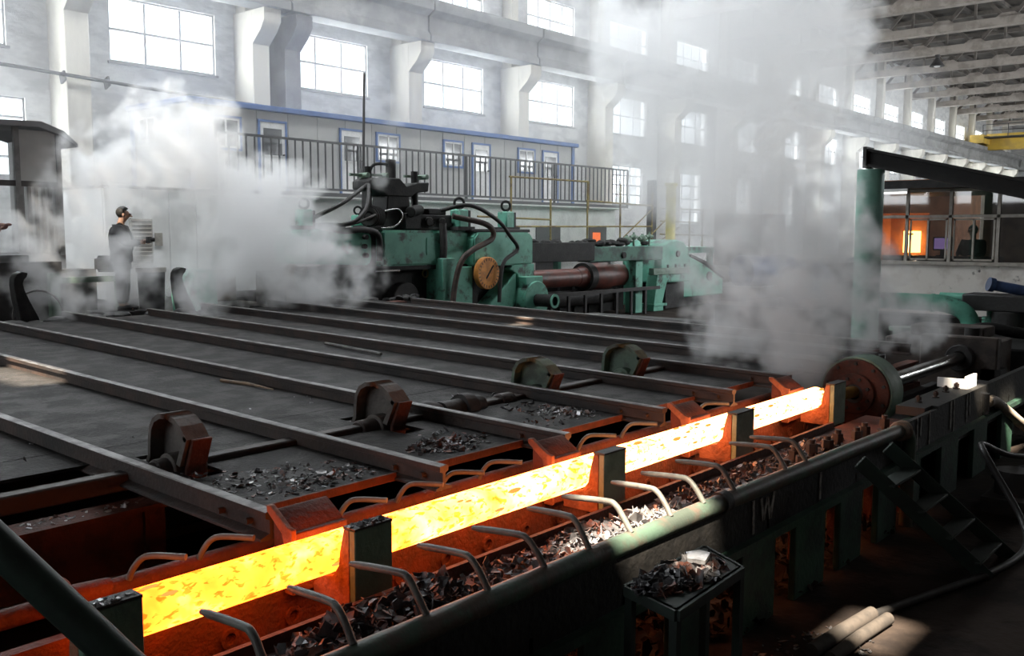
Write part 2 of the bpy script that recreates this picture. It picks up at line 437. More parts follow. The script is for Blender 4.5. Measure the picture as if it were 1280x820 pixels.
# ------------------------------------------------------------------ the hall
XA, XB = -14.0, 108.0
mb = MB(); mb.box(XA, XB, Y_R, Y_L, -.2, 0); tag(mb.build('floor', PITFLOOR), kind='structure')
mb = MB(); mb.box(XA, 12.0, 15.3, Y_L, 0, 1.0); mb.box(12.0, XB, 19.3, Y_L, 0, 1.0); mb.box(19.4, XB, .6, 10.5, 0, .9)
tag(mb.build('floor', FLOOR), kind='structure')
def holed_wall(name, holes, y0, y1, z1, m):
    mb = MB()
    for a, b, c, d in wall_cells(holes, XA, XB, 0, z1): mb.box(a, b, y0, y1, c, d)
    return tag(mb.build(name, m), kind='structure')
wl = holed_wall('wall_left', WIN, Y_L, Y_L + .35, ROOF_Z, PLASTER)
wr = holed_wall('wall_right', WIN_R, Y_R - .35, Y_R, ROOF_Z, PLASTER)
mb = MB(); mb.box(XA, 31.0, -5.3, -5.0, 0, ROOF_Z); mb.box(30.7, 31.0, Y_R, -5.3, 0, ROOF_Z); tag(mb.build('wall_light_block', ROOFDECK), kind='structure')  # unseen partition, added to keep daylight off the bench and floor
mb = MB(); mb.box(XB, XB + .3, Y_R, Y_L, 0, ROOF_Z); tag(mb.build('wall_far', PLASTER), kind='structure')
mb = MB()
for a, b, c, d in wall_cells(WIN_N, Y_R, Y_L, 0, ROOF_Z): mb.box(XA - .3, XA, a, b, c, d)
wn_ = tag(mb.build('wall_near', PLASTER), kind='structure')
for y0, y1, z0, z1 in WIN_N:
    p = MB(); p.box(XA - .16, XA - .15, y0, y1, z0, z1); p.build('pane', PANE, wn_)
# roof deck with invented openings, placed so the sun falls in chosen patches
PATCH = [((3.78, 9.75, 1.07), .50, 1.35), ((11.4, 9.5, 1.12), .75, .30), ((4.38, 2.80, .87), 1.0, .52), ((5.80, 1.98, 0), .62, .44), ((10.6, 2.7, .95), .45, .35), ((11.9, 2.55, .42), .7, .3), ((4.0, 2.25, .83), .16, .14)]
holes = []
for c, sx, sy in PATCH:
    t = (ROOF_Z - c[2]) / -SUN_DIR.z
    h = Vector(c) - SUN_DIR * t
    holes.append((h.x - sx / 2, h.x + sx / 2, h.y - sy / 2, h.y + sy / 2))
for q in range(9): holes.append((.5 + .6 * q, .60 + .6 * q, 11.0, 13.0))   # added slits that let sun whiten the left steam
for q in range(24): holes.append((3.3 + .14 * q, 3.34 + .14 * q, 14.6, 17.0))  # finer slits, added so sun brightens the white room
for x in (4.0, 8.0): holes.append((x, x + 3.4, 17.6, 19.8))  # openings for the two extra skylights
for q in range(7): holes.append((9.0 + 5.0 * q, 12.0 + 5.0 * q, 15.0, 17.2))   # openings for the added skylights
mb = MB()
for a, b, c, d in wall_cells(holes, XA, XB, Y_R, Y_L): mb.box(a, b, c, d, ROOF_Z, ROOF_Z + .12)
ceil = tag(mb.build('ceiling', ROOFDECK), kind='structure')
for q in range(7):
    p = MB(); p.box(9.0 + 5.0 * q, 12.0 + 5.0 * q, 15.0, 17.2, ROOF_Z + .05, ROOF_Z + .06); p.build('added_skylight_pane', OPAL, ceil)
for x in (4.0, 8.0):
    p = MB(); p.box(x, x + 3.4, 17.6, 19.8, ROOF_Z + .05, ROOF_Z + .06); p.build('added_skylight_pane', OPAL, ceil)
# roof trusses hang from the ceiling: lower chord, upper chord, web members
mb = MB()
for y in range(-8, 26, 1):
    if y % 2 == 0: mb.box(26, XB, y + .0, y + .18, ROOF_Z - .22, ROOF_Z)
mb.build('purlin_rows', ROOFDECK, ceil)['kind'] = 'stuff'
def truss_mesh():
    t = MB()
    zl, zu = 12.95, ROOF_Z - .35
    t.box(-.26, .26, Y_R, Y_L - .05, zl, zl + .42)
    t.box(-.16, .16, Y_R, Y_L - .05, zu, zu + .22, 1)
    n = 11
    for i in range(n):
        y0 = Y_R + (Y_L - Y_R) * i / n; y1 = Y_R + (Y_L - Y_R) * (i + 1) / n; ym = (y0 + y1) / 2
        t.beam((0, y0, zl + .2), (0, ym, zu + .05), .14, .17, 1)
        t.beam((0, ym, zu + .05), (0, y1, zl + .2), .14, .17, 1)
        t.prism([(y0 - .7, zl + .34), (y0 - .3, zl + .62), (y0 + .3, zl + .62), (y0 + .7, zl + .34)], 'yz', -.15, .15)
        t.beam((0, ym, zl + .3), (0, ym, zu), .12, .12, 1)
    return t
tr = None
for i in range(12):
    x = 34.9 + 5.95 * i
    if tr is None:
        tr = truss_mesh().build('roof_truss', [TRUSS, TRUSSDARK], ceil); tr.location.x = x
    else: dup(tr, ceil, (x, 0, 0))
# columns of the window wall, each with its corbel
def column(x, w=.62, m=CREAM):
    mb = MB(); mb.box(x - w / 2, x + w / 2, 24.02, 25.0, 1.0, 8.97); mb.box(x - w / 2 + .1, x + w / 2 - .1, 24.5, 25.0, 8.97, ROOF_Z)
    c = mb.build('column', m, wl, bevel=.02)
    mb = MB(); mb.prism([(24.03, 8.0), (24.03, 8.96), (23.42, 8.96), (23.42, 8.62), (23.62, 8.35)], 'yz', x - w / 2, x + w / 2)
    mb.build('corbel', m, c)
for k in range(-2, 15):
    x = bay(k) - 1.36
    if k == -1:
        column(16.62, .58); column(17.75, .58, GREYCOL)
    else: column(x)
# crane runway beam on the corbels, in segments
prev = XA
rb = tag(thing('crane_runway_beam', 'grey concrete crane beam running along the window wall on corbels', 'beam', (0, 0, 0)))
seg_m = {}
for k in range(-3, 15):
    x1 = bay(k) - 1.36 if k != -1 else 17.2
    mb = MB(); mb.prism([(23.25, 8.97), (24.0, 8.97), (24.0, 10.3), (23.05, 10.3), (23.05, 9.95), (23.35, 9.8), (23.35, 9.3), (23.25, 9.2)], 'yz', prev + .03, x1 - .03)
    mb.build('beam_segment', CONCRETE, rb, bevel=.015)
    prev = x1
mb = MB(); mb.prism([(23.25, 8.97), (24.0, 8.97), (24.0, 10.3), (23.05, 10.3)], 'yz', prev + .03, XB - .2); mb.build('beam_segment', CONCRETE, rb)
mb = MB(); mb.box(XA, XB - .2, 23.45, 23.53, 10.3, 10.44); mb.build('crane_rail', DARK, rb)
# windows: frame, muntin bars, panes
for i, (x0, x1, z0, z1) in enumerate(WIN):
    f = MB(); t = .05
    for a in (x0 + t / 2, x1 - t / 2): f.beam((a, Y_L + .1, z0), (a, Y_L + .1, z1), t, .08, up=(0, 1, 0))
    for z in (z0 + t / 2, z1 - t / 2): f.box(x0, x1, Y_L + .06, Y_L + .14, z - t / 2, z + t / 2)
    f.box(x0 - .06, x1 + .06, Y_L - .06, Y_L + .06, z0 - .07, z0)
    w = tag(f.build('window_%d' % (i + 1), STEELFRAME), kind='structure')
    far = x0 > 46
    nx, nz = (3, 2) if z0 > 6 else (3, 4)
    if z0 > 10: nx = 4
    for q in range(1, nx):
        xx = x0 + (x1 - x0) * q / nx
        b = MB(); b.box(xx - .03, xx + .03, Y_L + .08, Y_L + .12, z0, z1); b.build('muntin', STEELFRAME, w)
    for q in range(1, nz):
        zz = z0 + (z1 - z0) * q / nz
        b = MB(); b.box(x0, x1, Y_L + .075, Y_L + .125, zz - .03, zz + .03); b.build('muntin', STEELFRAME, w)
    if far: nx = nz = 1
    for qx in range(nx):
        for qz in range(nz):
            a, b_ = x0 + (x1 - x0) * qx / nx, x0 + (x1 - x0) * (qx + 1) / nx
            c, d = z0 + (z1 - z0) * qz / nz, z0 + (z1 - z0) * (qz + 1) / nz
            p = MB(); p.box(a, b_, Y_L + .098, Y_L + .104, c, d); p.build('pane', PANE, w)
# service pipe slung along the wall at the upper left
mb = MB(); mb.tube([(6.0, 23.85, 6.6), (9.29, 23.85, 6.45), (14.26, 23.85, 6.26), (17.0, 23.85, 6.2)], .045)
for x in (10.78, 11.9): mb.beam((x, 23.85, 6.38), (x, 24.1, 6.3), .05, .25)
tag(mb.build('wall_pipe', DARK), 'thin dark pipe slung along the window wall above the cabin corner', 'pipe')

# ------------------------------------------------------------------ mezzanine with the site cabin
mb = MB(); mb.box(12.7, 31.2, 21.4, Y_L, 1.0, 3.46); mb.box(12.7, 31.2, 20.6, Y_L, 3.46, 3.6)
mez = tag(mb.build('wall_mezzanine', WHITEWALL), kind='structure')
for x0, x1 in ((26.2, 27.6), (29.4, 30.55), (16.6, 17.5)):
    mb = MB(); mb.box(x0, x1, 21.36, 21.42, 1.0, 2.8); mb.build('opening_panel', DARK, mez)
cb = thing('site_cabin', 'long pale grey cabin with blue trim on the mezzanine behind black railings', 'cabin')
CX0, CX1, CY0, CY1, CZ0, CZ1 = 12.7, 28.56, 21.5, 24.3, 3.6, 5.72
n = 16
for i in range(n):
    a, b = CX0 + (CX1 - CX0) * i / n, CX0 + (CX1 - CX0) * (i + 1) / n
    mb = MB(); mb.box(a + .006, b - .006, CY0, CY0 + .08, CZ0, CZ1); mb.build('wall_panel', PANEL, cb, bevel=.008)
for i in range(3):
    a, b = CY0 + (CY1 - CY0) * i / 3, CY0 + (CY1 - CY0) * (i + 1) / 3
    mb = MB(); mb.box(CX0, CX0 + .08, a + .006, b - .006, CZ0, CZ1); mb.build('wall_panel', PANEL, cb, bevel=.008)
mb = MB(); mb.box(CX0 - .12, CX1 + .12, CY0 - .16, CY1 + .1, CZ1, CZ1 + .14); mb.build('roof_edge', BLUE, cb, bevel=.02)
for x, y in ((CX0 + .05, CY0 - .02), (CX1 - .08, CY0 - .02), (CX0 - .01, CY1 - .1)):
    mb = MB(); mb.box(x - .07, x + .07, y - .03, y + .06, CZ0, CZ1); mb.build('corner_post', BLUE, cb)
def cabin_opening(kind, x0, x1, z0, z1):
    y = CY0
    f = MB(); t = .06
    f.box(x0, x0 + t, y - .05, y, z0, z1); f.box(x1 - t, x1, y - .05, y, z0, z1); f.box(x0 + t, x1 - t, y - .05, y, z1 - t, z1)
    if kind == 'window': f.box(x0 + t, x1 - t, y - .05, y, z0, z0 + t)
    fr = f.build('%s_frame' % kind, BLUE, cb)
    if kind == 'door':
        p = MB(); p.box(x0 + t, x1 - t, y - .03, y - .002, z0, z1 - t); p.build('leaf', FRAMEWHITE, fr)
        p = MB(); p.box(x0 + .17, x1 - .17, y - .045, y - .028, z0 + .95, z1 - .22); p.build('pane', DARKPANE, fr)
        p = MB(); p.cyl((x1 - .13, y - .03, z0 + .98), (x1 - .13, y - .09, z0 + .98), .02); p.build('handle', DARK, fr)
        p = MB(); p.box(x0 + .15, x1 - .15, y - .05, y - .03, z0 + .93, z0 + .96); p.build('glazing_bar', FRAMEWHITE, fr)
    else:
        xm = (x0 + x1) / 2
        for a, b in ((x0 + t, xm), (xm, x1 - t)):
            p = MB(); p.box(a, b, y - .02, y - .004, z0 + t, z1 - t); p.build('pane', DARKPANE, fr)
        p = MB()
        for a in (x0 + t, xm - .025, x1 - t - .05): p.box(a, a + .05, y - .04, y - .01, z0 + t, z1 - t)
        for zz in (z0 + t, z1 - t - .05): p.box(x0 + t, x1 - t, y - .04, y - .01, zz, zz + .05)
        p.build('sash', FRAMEWHITE, fr)
for kd, a, b in (('window', 13.27, 14.2), ('door', 14.7, 15.61), ('door', 17.42, 18.33), ('window', 18.79, 19.75), ('window', 21.6, 22.53), ('door', 22.95, 23.86), ('window', 25.28, 26.24), ('door', 26.65, 27.59)):
    cabin_opening(kd, a, b, CZ0 + .02 if kd == 'door' else 4.62, 5.5)
f = MB(); f.box(CX0 - .05, CX0, 23.0, 23.9, 4.75, 4.8); f.box(CX0 - .05, CX0, 23.0, 23.9, 5.45, 5.5); f.box(CX0 - .05, CX0, 23.0, 23.05, 4.8, 5.45); f.box(CX0 - .05, CX0, 23.85, 23.9, 4.8, 5.45); f.box(CX0 - .05, CX0, 23.43, 23.48, 4.8, 5.45)
fr = f.build('window_frame', FRAMEWHITE, cb)
p = MB(); p.box(CX0 - .02, CX0 - .005, 23.05, 23.85, 4.8, 5.45); p.build('pane', DARKPANE, fr)
# railing of the mezzanine walkway
rl = thing('walkway_railing', 'black steel balustrade with upright bars along the cabin walkway', 'railing')
ry = 20.64
mb = MB(); mb.box(13.0, 30.9, ry - .03, ry + .03, 4.93, 4.99); mb.build('top_rail', RAILING, rl)
mb = MB(); mb.box(13.0, 30.9, ry - .03, ry + .03, 3.66, 3.72); mb.build('bottom_rail', RAILING, rl)
mb = MB(); mb.box(13.0, 30.9, ry - .05, ry + .05, 3.5, 3.6); mb.build('walkway_edge', RAILING, rl)
first = None
for i in range(73):
    x = 13.03 + 17.85 * i / 72
    if first is None:
        mb = MB(); mb.box(-.017, .017, ry - .017, ry + .017, 3.72, 4.93); first = mb.build('baluster', RAILING, rl); first.location.x = x
    else: dup(first, rl, (x, 0, 0))
for x in (13.0, 17.4, 21.8, 26.3, 30.9):
    mb = MB(); mb.box(x - .03, x + .03, ry - .03, ry + .03, 3.6, 4.95); mb.build('post', RAILING, rl)
mb = MB(); mb.box(29.6, 29.92, 21.2, 21.34, 2.2, 2.56); tag(mb.build('glowing_ingot', emit('dull_orange_heat', (1.0, .20, .05), 1.0)), 'small orange glowing ingot end in an opening under the mezzanine', 'ingot')
mb = MB(); mb.box(29.4, 30.2, 20.9, 21.34, 1.0, 2.2); tag(mb.build('ingot_stand', DARK), 'dark stand under the small glowing ingot end', 'stand')
# tall thin pole in front of the railing
mb = MB(); mb.cyl((16.1, 19.0, 1.0), (16.25, 19.0, 6.62), .045, .03)
tag(mb.build('steel_pole', DARK), 'tall thin steel pole standing in front of the balustrade', 'pole')

# white sheet-steel room under the cabin corner
wr_ = thing('white_room', 'white sheet steel room with a louvred window behind the standing man', 'room')
for x0, x1 in ((10.05, 10.95), (10.95, 11.6), (11.6, 12.3), (12.3, 12.72)):
    mb = MB(); mb.box(x0 + .006, x1 - .006, 20.6, 20.68, 1.0, 3.5); mb.build('wall_panel', WHITE, wr_, bevel=.01)
mb = MB(); mb.box(10.05, 10.13, 20.69, 23.9, 1.0, 3.5); mb.build('side_wall', WHITE, wr_)
mb = MB(); mb.box(10.0, 12.74, 20.52, 24.0, 3.5, 3.56); mb.build('roof_edge', DARK, wr_)
mb = MB(); mb.box(10.6, 11.15, 20.56, 20.6, 1.65, 2.82)
lv = mb.build('louvre_window', FRAMEGREY, wr_)
for q in range(12):
    mb = MB(); z = 1.72 + .09 * q; mb.add([(10.64, 20.56, z), (11.11, 20.56, z), (11.11, 20.52, z + .07), (10.64, 20.52, z + .07), (10.64, 20.57, z + .02), (11.11, 20.57, z + .02), (11.11, 20.53, z + .09), (10.64, 20.53, z + .09)], [(0, 1, 2, 3), (7, 6, 5, 4), (0, 4, 5, 1), (2, 6, 7, 3), (1, 5, 6, 2), (0, 3, 7, 4)]); mb.build('slat', FRAMEWHITE if q == 6 else FRAMEGREY, lv)
mb = MB(); mb.box(11.22, 11.4, 20.57, 20.6, 2.2, 2.5); mb.build('switch_box', FRAMEGREY, wr_)
# control booth at the left edge
bt = thing('control_booth', 'grey control booth with barred windows at the left edge of the hall', 'booth')
mb = MB(); mb.box(4.6, 8.0, 18.0, 20.2, 1.0, 2.08); mb.build('base', DARK, bt)
mb = MB(); mb.prism([(4.5, 4.40), (7.6, 4.52), (8.0, 4.38), (8.25, 4.16), (8.25, 4.10), (7.95, 4.30), (7.55, 4.42), (4.5, 4.32)], 'xz', 17.85, 20.3); mb.build('roof', GREYCOL, bt)
mb = MB(); mb.box(7.22, 7.98, 18.0, 18.06, 3.42, 4.36); mb.build('upper_panel', PANEL, bt)
mb = MB(); mb.box(7.92, 7.98, 18.06, 20.2, 2.08, 4.3); mb.build('end_panel', PANEL, bt)
mb = MB(); mb.box(4.6, 7.98, 17.98, 18.06, 3.34, 3.44); mb.box(4.6, 7.98, 17.98, 18.06, 2.06, 2.14); mb.build('window_rail', DARK, bt)
for x in (4.65, 5.45, 6.3, 7.2, 7.94):
    mb = MB(); mb.box(x - .045, x + .045, 17.97, 18.06, 2.08, 4.4); mb.build('post', STEELFRAME, bt)
for q in range(6):
    x = 7.2 + .125 * (q + .5); mb = MB(); mb.box(x - .03, x + .03, 17.98, 18.02, 2.14, 3.34); mb.build('window_bar', STEELFRAME, bt)
for x0, x1 in ((4.7, 5.4), (5.5, 6.25), (6.35, 7.15), (7.25, 7.9)):
    mb = MB(); mb.box(x0, x1, 18.03, 18.04, 2.14, 3.34); mb.build('pane', PANE, bt)
    if x1 < 7.2: mb = MB(); mb.box(x0, x1, 18.03, 18.04, 3.44, 4.32); mb.build('pane', PANE, bt)

# ------------------------------------------------------------------ transfer rack: rails on a deck over a pit
def rz(y): return 1.09 + .0175 * (y - 4.0)       # height of the rail heads
rack = thing('transfer_rack', 'wide sooty steel skid rack with parallel rails running down to the glowing bar', 'rack')
RX = [2.75, 4.0, 5.25, 6.55, 7.75, 8.95, 10.2, 11.4, 12.6]
def rail_mesh(y0, y1):
    mb = MB()
    prof = [(-.068, -.150), (.068, -.150), (.068, -.138), (.012, -.118), (.012, -.045), (.036, -.034), (.036, -.004), (.028, 0), (-.028, 0), (-.036, -.004), (-.036, -.034), (-.012, -.045), (-.012, -.118), (-.068, -.138)]
    nseg = 24; n = len(prof)
    vs = []
    for i in range(nseg + 1):
        y = y0 + (y1 - y0) * i / nseg
        for x, z in prof: vs.append((x, y, z + rz(y) + random.uniform(-.0015, .0015)))
    fs, ms = [], []
    for i in range(nseg):
        for j in range(n):
            k = (j + 1) % n
            mb.add([], [], 0)
            fs.append((i * n + j, i * n + k, (i + 1) * n + k, (i + 1) * n + j)); ms.append(1 if j in (6, 7, 8) else 0)
    fs.append(tuple(range(n))); ms.append(0); fs.append(tuple(range(nseg * n, nseg * n + n))[::-1]); ms.append(0)
    mb.v, mb.f, mb.m = vs, fs, ms
    for yy in (y0 + .16, y0 + .42): mb.cyl((-.05, yy, rz(yy) - .082), (.016, yy, rz(yy) - .082), .018, n=8)
    return mb
r0 = None
far_end = {2.75: 14.9, 4.0: 14.9, 5.25: 14.9, 6.55: 14.88, 7.75: 14.5, 8.95: 14.8, 10.2: 14.7, 11.4: 14.4, 12.6: 13.4}
for x in RX:
    if r0 is None or abs(far_end[x] - 14.85) > .1:
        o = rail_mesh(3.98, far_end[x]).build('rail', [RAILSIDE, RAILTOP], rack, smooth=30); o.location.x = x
        if r0 is None: r0 = o
    else: dup(r0, rack, (x, 0, 0))
# deck plates between the rails, with slots for the kicker arms
SHY = 5.5
ARMS = [3.13, 4.86, 6.78, 8.26]
def deck_plate(x0, x1, y0, y1, holes=()):
    mb = MB()
    for a, b, c, d in wall_cells(list(holes), x0, x1, y0, y1):
        za, zb = rz(c) - .115, rz(d) - .115
        vs = [(a, c, za - .02), (b, c, za - .02), (b, d, zb - .02), (a, d, zb - .02), (a, c, za), (b, c, za), (b, d, zb), (a, d, zb)]
        mb.add(vs, [(0, 3, 2, 1), (4, 5, 6, 7), (0, 1, 5, 4), (1, 2, 6, 5), (2, 3, 7, 6), (3, 0, 4, 7)])
    return mb.build('deck_plate', RACK, rack)
bays = [(-1.0, 1.4), (1.4, 2.75)] + list(zip(RX[:-1], RX[1:]))
for i, (a, b) in enumerate(bays):
    hs = []
    for ax in ARMS:
        if a < ax < b: hs = [(ax - .1, ax + .12, SHY - .34, SHY + .42)]
    y00 = 4.38 if a >= 2.7 else 5.95
    a += .012; b -= .012
    for y0, y1 in ((y00, 6.4 if y00 > 5 else 6.3), (6.4 if y00 > 5 else 6.3, 9.2), (9.2, 12.0), (12.0, 14.6)):
        deck_plate(a, b, y0 + .004, y1 - .004, hs if y0 < 6 and a > 2.7 else ())
    if a > 2.7:      # turned-down front lip of the bay, and a stiffener under it
        z = rz(4.38) - .115
        mb = MB(); mb.box(a + .06, b - .04, 4.355, 4.372, z - .040, z + .012); mb.box(a + .06, b - .04, 4.372, 4.5, z - .032, z - .021); mb.build('front_lip', RUST, rack)
# under-frame
for y0, y1, z0, z1, x0, x1 in ((4.05, 4.2, .50, .80, 2.62, 13.2), (5.46, 5.70, .40, .80, -2.0, 3.0), (9.2, 9.45, .5, 1.03, -2, 13), (14.4, 14.7, .5, 1.1, -2, 13.4)):
    mb = MB()
    mb.box(x0, x1, y0, y1, z1 - .03, z1); mb.box(x0, x1, y0 + .04, y1 - .06, z0, z1 - .03); mb.box(x0, x1, y0, y1, z0 - .03, z0)
    for q in range(int((x1 - x0) / 1.25)): mb.box(x0 + 1.1 + q * 1.25, x0 + 1.13 + q * 1.25, y0 + .01, y0 + .04, z0, z1 - .03)
    mb.build('cross_beam', RUST, rack)
mb = MB(); mb.box(-2, 13.4, 5.9, 14.9, .40, .46); mb.build('pit_cover', DARK, rack)
for x in (2.9, 5.2, 7.7, 10.2, 12.6):
    for y in (4.12, 9.3, 14.5):
        mb = MB(); mb.box(x - .1, x + .1, y - .06, y + .06, 0, .5); mb.build('leg', DARK, rack)
mb = MB(); mb.box(2.62, 13.2, 4.02, 4.06, .16, .52); mb.build('front_apron', RUST, rack)
# shaft that carries the kicker arms
mb = MB(); mb.box(.2, 9.4, SHY - .055, SHY + .055, .93, 1.04)
for x in (3.02, 4.68, 6.3): mb.cyl((x - .09, SHY, .985), (x + .09, SHY, .985), .09, n=14)
tag(mb.build('kicker_shaft', RAILSIDE, bevel=.012), 'long square shaft lying across the rack under the kicker arms', 'shaft')
def kicker(x, label, rim_mat):
    t = thing('kicker', label, 'kicker arm', (x, SHY, .985), 0, 'kicker arms on the cross shaft')
    # profile in the yz plane, -y is towards the hot bar
    out = [(.42, -.07), (.41, .0), (.34, .0), (.28, .02), (.25, .07), (.245, .16), (.23, .25), (.18, .32), (.10, .36), (.0, .37), (-.09, .35), (-.16, .31), (-.235, .235)]
    inn = []
    for i in range(len(out)):
        a = Vector(out[max(i - 1, 0)]); b = Vector(out[min(i + 1, len(out) - 1)])
        d = (b - a).normalized(); inn.append((out[i][0] + d.y * -.032, out[i][1] + d.x * .032) if False else (out[i][0] - d.y * .034, out[i][1] + d.x * .034))
    web = inn[2:] + [(-.17, .12), (-.10, .02), (-.13, -.10), (.0, -.14), (.14, -.10), (.22, -.03)]
    mb = MB(); mb.prism(web, 'yz', -.005, .03); mb.build('web', rim_mat, t)
    mb = MB()
    for i in range(len(out) - 1): mb.prism([out[i], out[i + 1], inn[i + 1], inn[i]], 'yz', -.10, .06)
    mb.prism([(-.235, .235), (-.20, .255), (-.10, .06), (-.145, .05)], 'yz', -.10, .06)
    mb.build('rim', rim_mat, t)
    mb = MB(); mb.prism([(-.237, .237), (-.147, .05), (-.14, -.13), (-.18, -.13), (-.18, .04), (-.262, .23)], 'yz', -.07, .07); mb.build('nose_block', RUST, t, bevel=.006)
    mb = MB(); mb.cyl((-.11, 0, 0), (.12, 0, 0), .115, n=24); mb.cyl((-.16, 0, 0), (-.11, 0, 0), .085, n=20); mb.build('hub', rim_mat, t, bevel=.008)
    return t
ARMB = mat('grey_brown_arm_steel', (.11, .098, .088), (.07, .062, .056), scale=6, rough=.65, bump=.3, bscale=30)
kicker(ARMS[0], 'hooked steel kicker arm nearest the camera, grey brown, standing on the shaft', ARMB)
kicker(ARMS[1], 'second kicker arm from the left, greyish hook with a rusty nose', ARMB)
kicker(ARMS[2], 'dusty green kicker arm beside the dark coupling, third from the left', ARMGREEN)
kicker(ARMS[3], 'pale green kicker arm farthest right on the rack shaft', ARMGREEN)
mb = MB(); mb.cyl((5.62, SHY, 1.0), (6.1, SHY, 1.0), .10, n=18); mb.cyl((5.85, SHY, 1.0), (5.97, SHY, 1.0), .135, n=18); mb.sphere((5.5, SHY + .02, 1.02), .13, sc=(1.3, .9, .75)); mb.sphere((5.30, SHY + .05, .99), .10, sc=(1.5, 1, .6))
tag(mb.build('shaft_coupling', DARK, rough=.012), 'greasy dark coupling lump on the shaft between second and third kicker arms', 'coupling').location.x = -.13
# hooked stop horns at the far end of the rack
HORN = [(.06, 0), (.36, 0), (.33, .10), (.26, .26), (.17, .45), (.11, .60), (.09, .70), (.11, .76), (.15, .80), (.17, .86), (.08, .88), (.0, .85), (-.04, .78), (-.05, .68), (-.03, .45), (.02, .2)]
for x, m, lab in ((5.88, BLACK, 'black hooked stop horn at the far left rack end'), (8.52, BLACK, 'black hooked stop horn beside the dark drum'), (10.86, BROWNBOX, 'brown hooked stop horn in front of the green mill')):
    t = thing('stop_horn', lab, 'stop horn', (x, 15.0, 1.03), 0, 'stop horns at the far end of the rack')
    mb = MB(); mb.prism(HORN, 'xz', -.09, .09); mb.build('hook', m, t, bevel=.012)
    mb = MB(); mb.box(-.18, .34, -.14, .14, -.06, .02); mb.build('base_plate', DARK, t)
# sooty lumps along the far edge of the rack
mb = MB()
rr = random.Random(5)
for i in range(46):
    x = rr.uniform(5.6, 14.0); y = 14.75 + rr.uniform(-.1, .1)
    mb.sphere((x, y, 1.10 + rr.uniform(0, .05)), rr.uniform(.06, .16), 8, 5, (1.4, .8, .6))
tag(mb.build('far_edge_lumps', BLACK, rough=.03), 'black lumps of grease and scale along the far edge of the rack', 'scale', kind='stuff')

# ------------------------------------------------------------------ hot bar and its bench
BY, BZ, BR = 3.65, .92, .100
hb = thing('hot_steel_bar', 'glowing yellow white hot round steel bar lying in the cradle', 'steel bar')
mb = MB(); mb.tube([(1.62 + .2 * i, BY, BZ) for i in range(37)], BR, 28); mb.build('bar', HOT, hb, bevel=.006)
mb = MB()
for i in range(34):
    x = rr.uniform(1.7, 9); t = rr.uniform(-.2, 1.9); s = rr.uniform(.012, .03)
    c = Vector((x, BY - math.sin(t) * BR * 1.0, BZ + math.cos(t) * BR * 1.0))
    mb.sphere(c, s, 6, 4, (2.2, .5, .5))
mb.build('surface_scale_patches', emit('cooler_scale_on_bar', (1.0, .30, .06), 1.6), hb)['kind'] = 'stuff'

mb = MB(); mb.cyl((8.87, BY, BZ - .03), (10.0, BY, .84), .062, n=20)
tag(mb.build('mandrel_nose', mat('heat_tinted_steel', (.40, .24, .06), (.30, .15, .04), scale=8, rough=.45, metal=.3)), 'yellowish steel nose reaching from the hot bar into the ram flange', 'mandrel')
bench = thing('receiving_bench', 'dark green steel bench with plate legs carrying the cradles and the scale tray', 'bench')
mb = MB(); mb.box(1.0, 9.2, 2.67, 3.30, .70, .73); mb.build('tray_plate', RUST, bench)
mb = MB(); mb.box(1.0, 8.4, 3.30, 3.33, .66, .78); mb.build('tray_lip', RUST, bench)
mb = MB(); mb.box(.6, 9.2, 2.63, 2.67, .58, .875); mb.build('side_plate', BLACK, bench)
mb = MB(); mb.box(9.2, 13.0, 2.63, 2.69, .45, .90); mb.build('side_plate', BLACK, bench)
mb = MB(); mb.box(8.75, 13.0, 2.80, 2.84, 0, .8); mb.box(.6, 13.0, 2.57, 2.67, .53, .58); mb.build('sill_and_glow_shield', BENCHGREEN, bench)  # first box is an added panel hiding the glow between the right-hand legs
for x0, x1 in ((1.4, 1.85), (2.2, 2.62), (2.98, 3.22), (3.55, 3.98), (4.36, 4.76), (5.19, 5.66), (5.98, 6.48), (6.76, 7.2), (7.55, 8.0), (8.25, 8.6), (9.2, 9.75), (10.3, 10.8), (11.4, 11.9)):
    mb = MB(); mb.box(x0, x1, 2.58, 2.63, 0, .54); mb.box(x1 - .04, x1, 2.63, 2.85, 0, .66, 1); mb.build('leg', [BENCHGREEN, RUST], bench, bevel=.006)  # rust red webs deepen the red glow in the openings
mb = MB(); mb.box(9.0, 11.2, 2.69, 2.95, .82, .90); mb.build('end_plate', JET, bench)
# bearer under the bar, lit orange by it
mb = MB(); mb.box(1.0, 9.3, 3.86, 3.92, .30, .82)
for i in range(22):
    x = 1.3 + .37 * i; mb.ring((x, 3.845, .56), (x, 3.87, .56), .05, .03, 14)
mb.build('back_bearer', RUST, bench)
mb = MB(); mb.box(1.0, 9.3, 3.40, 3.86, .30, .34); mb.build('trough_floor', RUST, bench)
mb = MB(); mb.tube([(1.2, 3.5, .42), (9.0, 3.5, .42)], .045); mb.tube([(1.2, 3.72, .40), (9.0, 3.72, .40)], .035); mb.build('trough_pipe', RUST, bench)
